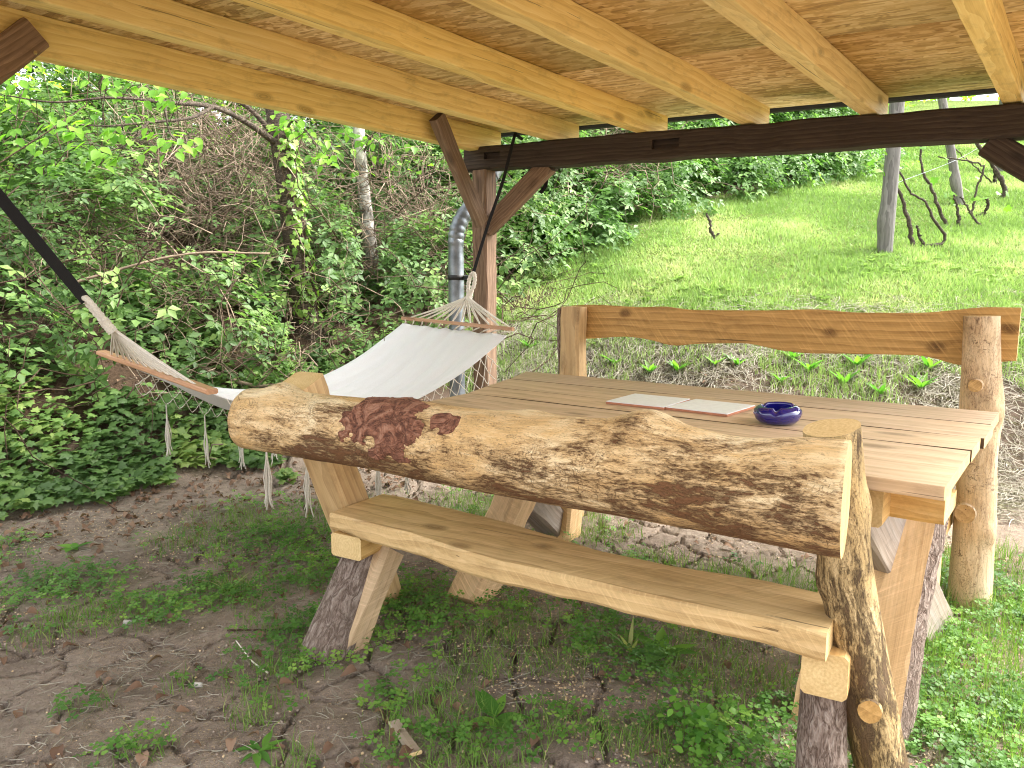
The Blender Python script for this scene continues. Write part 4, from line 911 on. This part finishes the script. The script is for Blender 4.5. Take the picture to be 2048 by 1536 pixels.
o = link('bramble_sprigs', cloud('bramble_sprigs', LEAF4, a, b, c, sz, d), M['bramble']); tag(o, 'lighter bramble sprigs growing through the dead stems', 'brambles', kind='stuff')
# brighter young growth higher on the bank, under the trees
lst = [(rng.uniform(-8.5, -2.4), rng.uniform(7.2, 10.5), rng.uniform(.4, 2.2), rng.uniform(.5, .9), rng.uniform(.5, .9)) for i in range(34)]
lst = [q for q in lst if -.98 < q[0]/q[1] < -.36]
P, N, T = mounds(lst, 420, .08, .72, .48, 95); n = len(P)
o = link('young_growth', cloud('young_growth', LEAF4, P, rdir(n)*.6+A_([0, -.35, .7]), rdir(n)+A_([0, 0, -.5]), rng.uniform(.07, .12, n), T), M['lime']); tag(o, 'lime green young leaves above the brambles', 'undergrowth', kind='stuff')
# arching and dead stems in the thicket
def stems(name, n, xr, yoff, zr, ln, rad, mat, label, kind_cat, droop=.5, gather=None):
    x_ = rng.uniform(*xr, n); y_ = toe(x_)+rng.uniform(*yoff, n)
    if gather is not None: x_ = rng.normal(gather[0], gather[1], n); y_ = rng.normal(gather[2], gather[3], n)
    z_ = terr(x_, y_)+rng.uniform(*zr, n); k_ = 10; t = np.linspace(0, 1, k_)[None, :, None]
    d = rdir(n, .7)*A_([1, .6, 1])+A_([0, -.1, .35]); L_ = rng.uniform(*ln, n)[:, None, None]
    base = np.stack([x_, y_, z_], -1)[:, None]
    Pp = base+d[:, None]*L_*t+A_([0, 0, -1.])*droop*L_*t**2*rng.uniform(.2, 1.2, (n, 1, 1))
    wob = np.stack([fbm(t[..., 0]*3+np.arange(n)[:, None]*7.1, q*9., 0, 3)-.5 for q in range(3)], -1)*L_*.55; Pp = Pp+wob-wob[:, :1]
    gz_ = terr(Pp[..., 0], Pp[..., 1])+.01; Pp[..., 2] = np.maximum(Pp[..., 2], gz_)
    ok = inview(Pp[:, 5]); Pp = Pp[ok]
    rr = rad*(1-.55*np.linspace(0, 1, k_))[None]*rng.uniform(.6, 1.5, (len(Pp), 1))
    o = link(name, tubes(name, Pp, rr, 3), mat); tag(o, label, kind_cat, kind='stuff')
stems('bramble_stems', 520, (-8, .2), (.3, 2.8), (0, .9), (.5, 1.6), .0042, M['stem'], 'brown arching stems running through the bramble thicket', 'stems')
stems('dead_stem_tangle', 620, (0, 1), (0, 1), (.1, 1.1), (.5, 1.4), .0042, M['palestem'], 'pale tangle of dead stems between the hammock strap and the ivy trunk', 'stems', gather=(-2.55, .42, 7.0, .5))
stems('dead_stem_tangle', 260, (0, 1), (0, 1), (.1, 1.2), (.4, 1.1), .004, M['palestem'], 'dead stems tangled between the birch and the zinc downpipe', 'stems', gather=(-.95, .25, 7.4, .3))
stems('dead_stem_tangle', 200, (0, 1), (0, 1), (0, .4), (.4, 1.2), .0042, M['palestem'], 'dry fallen stems on the bank under the hammock bar', 'stems', gather=(-2.3, .7, 5.7, .5))
# ground ivy and nettles at the foot of the bank
n = 42000; X = rng.uniform(-6, -.2, n); d_ = rng.random(n)**1.2*3.0-.62; Y = toe(X)+d_
den = fbm(X*2.2, Y*2.2, 0, 15)-.26+.36*sstep(-.62, .25, d_+.4*(fbm(X*1.1, Y*1.1, 0, 16)-.5))-.25*sstep(-1.6, -.8, X)+.05*rng.random(n); k_ = (den > .50)
X, Y, d_, den = X[k_], Y[k_], d_[k_], den[k_]; n = len(X); P = np.stack([X, Y, terr(X, Y)+.02+rng.random(n)*(.07+.22*sstep(.1, 1.2, d_)*fbm(X*3, Y*3, 0, 4))], -1)
k_ = inview(P); P, den = P[k_], den[k_]; n = len(P)
o = link('ground_ivy', cloud('ground_ivy', IVY, P, rdir(n)*.45+A_([0, -.25, .9]), rdir(n)+A_([0, -.4, 0]), rng.uniform(.03, .07, n)*(.7+.6*fbm(P[:, 0]*2, P[:, 1]*2, 0, 23)), np.clip(.42+1.8*(fbm(P[:, 0]*3, P[:, 1]*3, 0, 19)-.5)+rng.normal(0, .22, n), 0, 1)), M['ivyground'])
tag(o, 'ground ivy and low leaves spreading over the foot of the bank', 'ground cover', kind='stuff')
# hedge along the top edge of the lawn
lst = []
for i in range(60):
    x_ = -.3+6.6*(i/59)**1.1; 
    for row in range(3): lst.append((x_+rng.normal(0, .2), float(hedge_y(x_))+.45+.75*row+rng.normal(0, .12), .05+.35*row, rng.uniform(.45, .75), rng.uniform(.55, .8)+.45*row))
P, N, T = mounds(lst, 300, .07, .44, .47, 25); k_ = inview(P, 1.1); P, N, T = P[k_], N[k_], T[k_]; T = T+.22*(fbm(P[:, 0]*.9, P[:, 1]*.9, P[:, 2], 31)-.5)*2
T = np.clip(T, 0, 1); a, b, c, d = trifol(P, N, T, .08); sz = np.tile(rng.uniform(.055, .095, len(P)), 3)
o = link('hedge', cloud('hedge', LEAF4, a, b, c, sz, d), M['hedge']); tag(o, 'overgrown hedge along the upper edge of the lawn', 'hedge', kind='stuff')
stems('hedge_stems', 600, (0, 1), (0, 1), (.1, 1.0), (.4, 1.1), .005, M['palestem'], 'bare twigs showing through the hedge', 'stems', gather=(.8, .4, 9.5, .35))

# ------------------------------------------------------------------ lawn and dry bank
def sample(n, xr, yr, f, bias=0.):
    X = rng.uniform(*xr, n*3); Y = yr[0]+(yr[1]-yr[0])*rng.random(n*3)**(1+bias); k_ = (rng.random(n*3) < f(X, Y)) & (np.abs(X/Y) < .80)
    return X[k_][:n], Y[k_][:n]
X, Y = sample(175000, (-.6, 11.5), (4.6, 18), lambda x, y: np.clip(lawnmask(x, y)*(.5+.9*fbm(x*1.2, y*1.2, 0, 3)), 0, 1), .8)
n = len(X); hgt = rng.uniform(.025, .06, n)*(.30+1.4*fbm(X*2.1, Y*2.1, 0, 12)); ln = rng.normal(0, .025, (n, 2)); t = np.clip(.34+2.3*(fbm(X*1.3, Y*1.3, 0, 14)-.47)+rng.normal(0, .25, n), 0, 1)
base = np.stack([X, Y, terr(X, Y)-.005], -1)
V = np.stack([base+A_([-.5, 0, 0])*0, base, base], 1); az = rng.uniform(0, 6.28, n); sd_ = np.stack([np.cos(az), np.sin(az), 0*az], -1)*(.0016*Y*.55)[:, None]
V[:, 0] = base-sd_; V[:, 1] = base+sd_; V[:, 2] = base+np.stack([ln[:, 0], ln[:, 1], hgt], -1)
o = link('lawn_grass', meshnp('lawn_grass', V.reshape(-1, 3), np.arange(3*n).reshape(-1, 3), False, {'tint': np.repeat(t, 3)}), M['grass']); tag(o, 'bright mown grass on the slope beyond the benches', 'grass', kind='stuff')
def strawfield(name, n, xr, yr, f, ln, wd, lift, label, bias=0.):
    X, Y = sample(n, xr, yr, f, bias); n = len(X); a = rng.uniform(0, 6.28, n); L_ = rng.uniform(*ln, n); cv = rng.normal(0, .35, n); z0 = rng.random(n)*lift; V = []
    for i, t in enumerate((-.5, -.17, .17, .5)):
        x_ = X+np.cos(a)*L_*t-np.sin(a)*cv*L_*t*t*2; y_ = Y+np.sin(a)*L_*t+np.cos(a)*cv*L_*t*t*2; z_ = terr(x_, y_)+.004+z0+lift*.8*(.25-t*t)*rng.random(n)
        V += [np.stack([x_-np.sin(a)*wd/2, y_+np.cos(a)*wd/2, z_], -1), np.stack([x_+np.sin(a)*wd/2, y_-np.cos(a)*wd/2, z_+wd*.6], -1)]
    V = np.stack(V, 1); f_ = A_([(2*i, 2*i+1, 2*i+3, 2*i+2) for i in range(3)]); F = (np.arange(n)[:, None, None]*8+f_[None]).reshape(-1, 4)
    o = link(name, meshnp(name, V.reshape(-1, 3), F, False, {'tint': np.repeat(np.clip(rng.normal(.5, .3, n), 0, 1), 8)}), M['straw']); tag(o, label, 'dry grass', kind='stuff')
def bankf(x, y):
    d = y-toe(x); return sstep(-.5, .0, d)*sstep(2.3, 1.0, d)*(.3+1.1*sstep(.4, .62, fbm(x*1.4, y*1.4, 0, 8)))*sstep(-.6, .3, x)
strawfield('cut_grass', 30000, (-.4, 5), (3.4, 7), bankf, (.05, .16), .0032, .035, 'grey straw of cut grass lying on the bank behind the far bench')
strawfield('straw_litter', 12000, (-2.6, 2.2), (1.3, 4.2), lambda x, y: np.clip(1.6*(fbm(x*1.7, y*1.7, 0, 28)-.38), 0, 1), (.025, .08), .0016, .008, 'short dry stalks strewn over the soil under the benches')
# grass growing through the straw, and along the bank
X, Y = sample(30000, (-.6, 6), (3.6, 7), lambda x, y: sstep(-.2, .3, y-toe(x))*sstep(2.4, 1.4, y-toe(x))*sstep(.50, .66, fbm(x*1.9, y*1.9, 0, 66)+.10*sstep(.8, -.1, x)+.12*sstep(1.2, 1.8, y-toe(x))))
n = len(X); o = link('bank_grass', blades('bank_grass', np.stack([X, Y, terr(X, Y)], -1), rng.uniform(.04, .11, n), np.full(n, .006), rng.normal(0, .03, (n, 2)), np.clip(rng.normal(.4, .25, n), 0, 1), 2), M['grass']); tag(o, 'tufts of green grass growing through the straw on the bank', 'grass', kind='stuff')

n = 900; X = rng.uniform(.2, 6.5, n); Y = toe(X)+rng.uniform(1.0, 3.2, n); k_ = fbm(X*1.6, Y*1.6, 0, 122) > .55; X, Y = X[k_], Y[k_]; n = len(X); m_ = 6
P = np.repeat(np.stack([X, Y, terr(X, Y)+.01], -1), m_, 0); a = rng.uniform(0, 6.28, n*m_); hd = np.stack([np.cos(a), np.sin(a), rng.uniform(.3, 1.2, n*m_)], -1)
o = link('lawn_weeds', cloud('lawn_weeds', LONGLEAF, P, np.stack([-np.cos(a)*.6, -np.sin(a)*.6, np.ones(n*m_)], -1), hd, rng.uniform(.04, .10, n*m_), np.clip(rng.normal(.25, .25, n*m_), 0, 1)), M['grass']); tag(o, 'broad-leaved weeds mixed into the lower edge of the lawn', 'weeds', kind='stuff')
# ------------------------------------------------------------------ green patches on the floor of the shelter
BL = [(-1.63, 2.7, .22), (-1.85, 2.98, .25), (-1.3, 2.78, .18), (-1.15, 2.95, .22), (-1.18, 3.74, .5), (-.9, 3.2, .3), (-.52, 2.88, .25), (-.3, 2.72, .22), (-.1, 2.66, .25), (-.04, 2.37, .17), (-.76, 2.37, .22), (-.78, 2.62, .2), (-.72, 2.12, .12), (-.25, 2.06, .2), (-.1, 1.93, .17), (.1, 2.05, .12), (.61, 2.33, .32), (.68, 2.02, .26), (.45, 1.95, .2), (.32, 1.98, .15), (1.58, 2.47, .5), (1.27, 1.95, .4), (1.6, 2.0, .5), (1.9, 2.9, .5), (-.07, 4.18, .35), (.6, 3.26, .2), (.35, 3.7, .25), (-2.5, 3.3, .3), (-1.05, 2.25, .1), (-1.25, 2.1, .12), (-1.0, 1.9, .10), (-.55, 1.85, .08), (.25, 2.5, .25), (.95, 3.0, .3)]
def green(x, y):
    g = 0*x
    for bx, by, br in BL: g = np.maximum(g, np.exp(-((x-bx)**2+(y-by)**2)/(br*1.06)**2))
    return np.clip(g*1.3*(.25+1.5*fbm(x*6, y*6, 0, 17))-.26+1.3*np.maximum(0, fbm(x*2.3, y*2.3, 0, 27)-.575)-.5*np.exp(-((x+1.15)**2/.30+(y-2.15)**2/.10))-.35*np.exp(-((x-.15)**2/.10+(y-2.2)**2/.02)), 0, 1)
X, Y = sample(20000, (-2.6, 2.4), (1.25, 4.6), lambda x, y: green(x, y)*sstep(.40, .6, fbm(x*2.6, y*2.6, 0, 37)-.07*sstep(.9, 1.2, x)), .9); n = len(X)
cz = rng.uniform(.012, .055, n); P = np.stack([X, Y, terr(X, Y)+cz], -1)
o = link('clover', cloud('clover', CLOVER, P, rdir(n)*.35+A_([0, -.1, 1.]), rdir(n), rng.uniform(.011, .021, n), np.clip(.45+1.6*(fbm(X*5, Y*5, 0, 91)-.5)+rng.normal(0, .22, n), 0, 1)), M['clover']); tag(o, 'low clover in patches on the soil around the benches', 'clover', kind='stuff')
X, Y = sample(38000, (-2.6, 2.4), (1.25, 4.8), lambda x, y: green(x, y)*(.3+sstep(.62, .42, fbm(x*2.6, y*2.6, 0, 37))+.8*sstep(1.0, 1.3, x)), .7); n = len(X)
o = link('shade_grass', blades('shade_grass', np.stack([X, Y, terr(X, Y)-.004], -1), rng.uniform(.025, .085, n)*(1+.5*sstep(1., 1.4, X)), rng.uniform(.0018, .0038, n), rng.normal(0, .030, (n, 2)), np.clip(rng.normal(.40, .24, n), 0, 1), 3), M['fgrass']); tag(o, 'thin green grass growing in patches under the shelter', 'grass', kind='stuff')
# dead leaves and wood crumbs
X, Y = sample(2600, (-3, 2.2), (1.4, 6.2), lambda x, y: np.clip(.10+1.0*np.exp(-((y-toe(x)+.45)/.55)**2)*sstep(.2, -.6, x)+.35*np.maximum(0, fbm(x*2, y*2, 0, 47)-.5), 0, 1)); n = len(X)
P = np.stack([X, Y, terr(X, Y)+rng.uniform(.004, .018, n)], -1); tv = OVATE[0].copy(); tv[:, 2] += .12*np.sin(tv[:, 1]*5)+.3*np.abs(tv[:, 0])
o = link('dead_leaves', cloud('dead_leaves', (tv, OVATE[1]), P, rdir(n)*.4+A_([0, 0, 1.]), rdir(n), rng.uniform(.02, .06, n), np.clip(rng.normal(.5, .3, n), 0, 1)), M['dead']); tag(o, 'brown dead leaves lying on the soil', 'dead leaves', kind='stuff')

OCT = (A_([(1, 0, 0), (-.8, .1, .1), (.1, 1, 0), (0, -.9, .1), (.1, 0, .8), (0, .1, -.6)], float), A_([(0, 2, 4), (2, 1, 4), (1, 3, 4), (3, 0, 4), (2, 0, 5), (1, 2, 5), (3, 1, 5), (0, 3, 5)]))
X, Y = sample(26000, (-2.8, 2.3), (1.25, 5.0), lambda x, y: np.clip(.25+1.2*(fbm(x*2.4, y*2.4, 0, 88)-.4), 0, 1), .6); n = len(X)
o = link('soil_crumbs', cloud('soil_crumbs', OCT, np.stack([X, Y, terr(X, Y)+.001], -1), rdir(n), rdir(n), (.0014+.0075*rng.random(n)**4), rng.random(n)), M['crumb']); tag(o, 'crumbs of dry earth scattered over the soil', 'soil', kind='stuff')
CHIP = (A_([(-.5, 0, 0), (.5, .05, 0), (.4, 1, .1), (-.3, .9, .05)], float), A_([(0, 1, 2), (0, 2, 3)]))
X, Y = sample(20000, (-2.4, 2.3), (1.25, 4.0), lambda x, y: sstep(.46, .62, fbm(x*1.3+3, y*1.3, 0, 89))*.9+.04, .9); n = len(X)
o = link('sawdust', cloud('sawdust', CHIP, np.stack([X, Y, terr(X, Y)+.002+.004*rng.random(n)], -1), rdir(n)*.5+A_([0, 0, 1.]), rdir(n), rng.uniform(.003, .008, n), np.clip(rng.normal(.6, .3, n), 0, 1)), M['sawdust']); tag(o, 'pale sawdust and wood chips strewn on the soil', 'sawdust', kind='stuff')
# ------------------------------------------------------------------ single weeds
def weed(x_, y_, nl, size, label, group, up=.5, tm=LONGLEAF, mat='weed', name='weed'):
    o = empty(name, (x_, y_, gz(x_, y_))); tag(o, label, 'plant', group)
    a = np.linspace(0, 6.28, nl, endpoint=False)+rng.normal(0, .3, nl); hd = np.stack([np.cos(a), np.sin(a), np.full(nl, up)*rng.uniform(.6, 1.4, nl)], -1)
    nm = np.stack([-np.cos(a)*up, -np.sin(a)*up, np.ones(nl)], -1)
    leafparts(o, tm, M[mat], np.tile(A_([x_, y_, gz(x_, y_)+.004]), (nl, 1))+rng.normal(size=(nl, 3))*A_([.004, .004, 0]), nm, hd, rng.uniform(.6, 1.1, nl)*size, 3)
LAB = 'leafy green weed sprouting from the straw bank behind the far bench'
for x_, y_, s_ in [(1.21, 5.55, .15), (1.46, 5.46, .12), (1.61, 5.42, .16), (2.01, 5.44, .13), (1.85, 5.22, .11), (2.08, 5.3, .16), (2.26, 5.15, .15), (2.41, 5.31, .16), (2.44, 5.02, .13), (2.73, 5.06, .19), (2.88, 5.24, .15), (.79, 5.87, .13), (1.03, 5.65, .14), (.15, 6.36, .14)]:
    weed(x_, y_, 7, s_, LAB, 'weeds on the straw bank', 1.1)
weed(-.05, 2.05, 7, .13, 'flat dandelion rosette on the soil in front of the bench', None, .22, ovate(6, .17, .04, .2), name='dandelion')
weed(.50, 2.42, 6, .16, 'broad-leaved weed under the middle of the bench seat', None, .55, ovate(6, .2, .04, .3), name='broadleaf_weed')
weed(.40, 2.44, 9, .14, 'pale spiky tuft under the bench seat', None, 1.3, ovate(5, .05, .01, .2), 'fgrass', 'grass_tuft')
weed(-.68, 1.90, 9, .075, 'ragged dandelion between the cracks at the front edge', None, .25, ovate(6, .16, .04, .2), name='dandelion')
weed(-1.14, 2.93, 34, .12, 'spiky tuft of green grass on the bare soil beside the bench leg', None, 1.5, ovate(5, .022, .01, .5), 'fgrass', 'grass_tuft')
weed(.95, 4.05, 6, .15, 'upright weed on the cracked soil between table and far bench', None, 1.5, name='dock_weed')
weed(-2.05, 3.45, 8, .09, 'small leafy weed at the foot of the bank', None, .4, ovate(5, .25, .04, .2), name='broadleaf_weed')
# lush chickweed clump in front of the bench
o = empty('chickweed', (.52, 1.93, 0)); tag(o, 'bright green clump of chickweed at the foot of the bench', 'plant'); n = 150
P = A_([.52, 1.93, .05])+rng.normal(size=(n, 3))*A_([.05, .05, .028]); P[:, 2] = np.maximum(P[:, 2], .01)
leafparts(o, ovate(4, .36, .05, .1), M['weed'], P, rdir(n)*.5+A_([0, -.2, 1.]), rdir(n), rng.uniform(.018, .032, n), 3)
# a weathered offcut, sticks, pebbles
o = timber('wood_offcut', (-.335, 2.02, .012), (-.255, 1.87, .014), .036, .012, [M['greytimber'], M['end']], None); tag(o, 'flat brown wood offcut lying on the soil in front of the bench', 'wood')
def stick(pts, r, label, mat): 
    o = tube1('stick', [(a, b, gz(a, b)+c) for a, b, c in pts], r, mat, None, 18, 6); tag(o, label, 'stick')
stick([(-.78, 2.30, .01), (-.85, 2.36, .02), (-.93, 2.44, .05)], [.003, .002], 'pale bent stalk on the soil left of the bark foot', M['cord'])
stick([(-1.02, 2.60, .008), (-.92, 2.60, .012), (-.82, 2.61, .008)], [.004, .003], 'short dark stick beside the bark foot', M['stem'])
stick([(-3.0, 5.0, .3), (-2.3, 5.35, .75), (-1.75, 5.6, .95)], [.012, .008], 'long pale branch leaning over the bank behind the hammock', M['palestem'])
stick([(-2.2, 5.3, .08), (-1.8, 5.35, .14), (-1.5, 5.5, .2)], [.018, .013], 'grey fallen branch under the hammock', M['palestem'])
for x_, y_, s_, lab in ((-.99, 2.24, .012, 'small white pebble on the cracked soil'), (-1.42, 2.66, .014, 'white seed head lying on the soil at the edge of the clover')):
    me, _ = logmesh('pebble', s_*2, s_*.7, s_*.6, .2, n=6, m=10, seed=3); o = link('pebble', me, [M['stone'], M['stone']], None, Matrix.Translation((x_, y_, gz(x_, y_)+s_*.4))); tag(o, lab, 'pebble')

# ------------------------------------------------------------------ vineyard
def stake(x_, y_, h_, r_, label, lean=0.):
    z_ = gz(x_, y_); me, _ = logmesh('vineyard_post', h_, r_*1.05, r_*.95, .05, [(.38, 2.9, .02, .12)], n=50, m=20, seed=int(x_*10))
    o = link('vineyard_post', me, [M['vinepost'], M['vinepost']], None, frame((x_, y_, z_-.1), (x_+lean, y_, z_+h_), (0, 1, 0))); tag(o, label, 'post')
stake(3.60, 7.5, 1.9, .068, 'thick grey vineyard post on the lawn, nearest to the benches', .04)
stake(7.45, 12.0, 2.0, .075, 'grey vineyard post farther up the slope beside the brace', -.03)
stake(5.52, 9.6, 1.7, .05, 'leaning pale stake among the bare vines', -.45)
def vine(x_, y_, canes, label, leaves=0):
    z_ = gz(x_, y_); o = empty('grapevine', (x_, y_, z_)); tag(o, label, 'vine')
    tips = []
    for c in canes:
        pts = [(x_+dx, y_+dy, z_+dz_) for dx, dy, dz_ in c[0]]; P = smoothpath(pts, 30)+rng.normal(size=(30, 3))*.006; link('cane', tubes('cane', P[None], (np.linspace(c[1]*.8, c[1]*.4, 30)*(1+.25*rng.random(30)))[None], 8), M['vinewood'], o); tips.append(pts[-1])
    for t in tips[:leaves]:
        n = 7; P = A_(t)+rng.normal(size=(n, 3))*A_([.12, .10, .10])
        leafparts(o, IVY, M['cherry'], P, rdir(n)*.6+A_([0, -.6, .5]), rdir(n)+A_([0, 0, -.4]), rng.uniform(.05, .09, n), 3)
vine(3.95, 7.65, [([(0, 0, -.02), (-.05, 0, .2), (-.12, 0, .42), (-.22, 0, .62), (-.20, 0, .85)], .026), ([(.06, 0, .0), (.28, .02, .03), (.32, .02, .10), (.18, 0, .28), (.08, 0, .44), (-.08, 0, .54), (-.2, 0, .75)], .02), ([(.12, 0, 0), (.05, 0, .12), (.03, 0, .2)], .018)], 'gnarled vine with two bent canes right beside the near vineyard post', 2)
vine(4.75, 8.5, [([(0, 0, -.02), (-.12, 0, .22), (-.2, 0, .40), (-.32, 0, .6), (-.36, 0, .95)], .024), ([(.12, 0, 0), (.1, 0, .16), (.04, 0, .34)], .022), ([(.35, 0, 0), (.2, 0, .2), (.12, 0, .32)], .016)], 'vine with a straight leaning cane in the middle of the row', 2)
vine(5.35, 9.0, [([(0, 0, 0), (.08, 0, .02), (.12, 0, .12), (.1, 0, .2)], .03), ([(-.05, 0, 0), (-.02, 0, .3), (.04, 0, .55), (-.15, 0, .62), (-.5, 0, .66)], .016)], 'low curled vine stump with one upright shoot', 2)
vine(6.2, 9.9, [([(0, 0, 0), (.02, 0, .12), (-.08, 0, .30), (-.28, 0, .55), (-.52, 0, .85), (-.6, 0, 1.1)], .035), ([(0, 0, .15), (-.15, 0, .4), (-.2, 0, .8)], .018)], 'vine with a thick reddish base below the leaning stake', 2)
vine(6.7, 10.9, [([(0, 0, 0), (.0, 0, .14), (-.05, 0, .30)], .03), ([(-.02, 0, .02), (-.3, 0, .25), (-.55, 0, .45), (-.9, 0, .8)], .012)], 'short pruned vine with a round head close to the far post', 1)
vine(2.12, 8.2, [([(.02, 0, -.02), (-.02, 0, .08), (-.05, 0, .2), (-.08, 0, .27)], .022), ([(.0, 0, 0), (.06, 0, .06)], .015)], 'lonely cut vine stump on the open lawn', 0)
for q, z_ in enumerate((.62, 1.0)):
    P = smoothpath([(3.60, 7.43, gz(3.6, 7.5)+z_), (5.5, 9.6, gz(5.5, 9.6)+z_-.05), (7.45, 11.93, gz(7.45, 12)+z_)], 20)
    o = link('trellis_wire', tubes('trellis_wire', P[None], .0025, 4), M['zinc']); tag(o, ('lower' if q == 0 else 'upper')+' trellis wire strung between the two vineyard posts', 'wire')
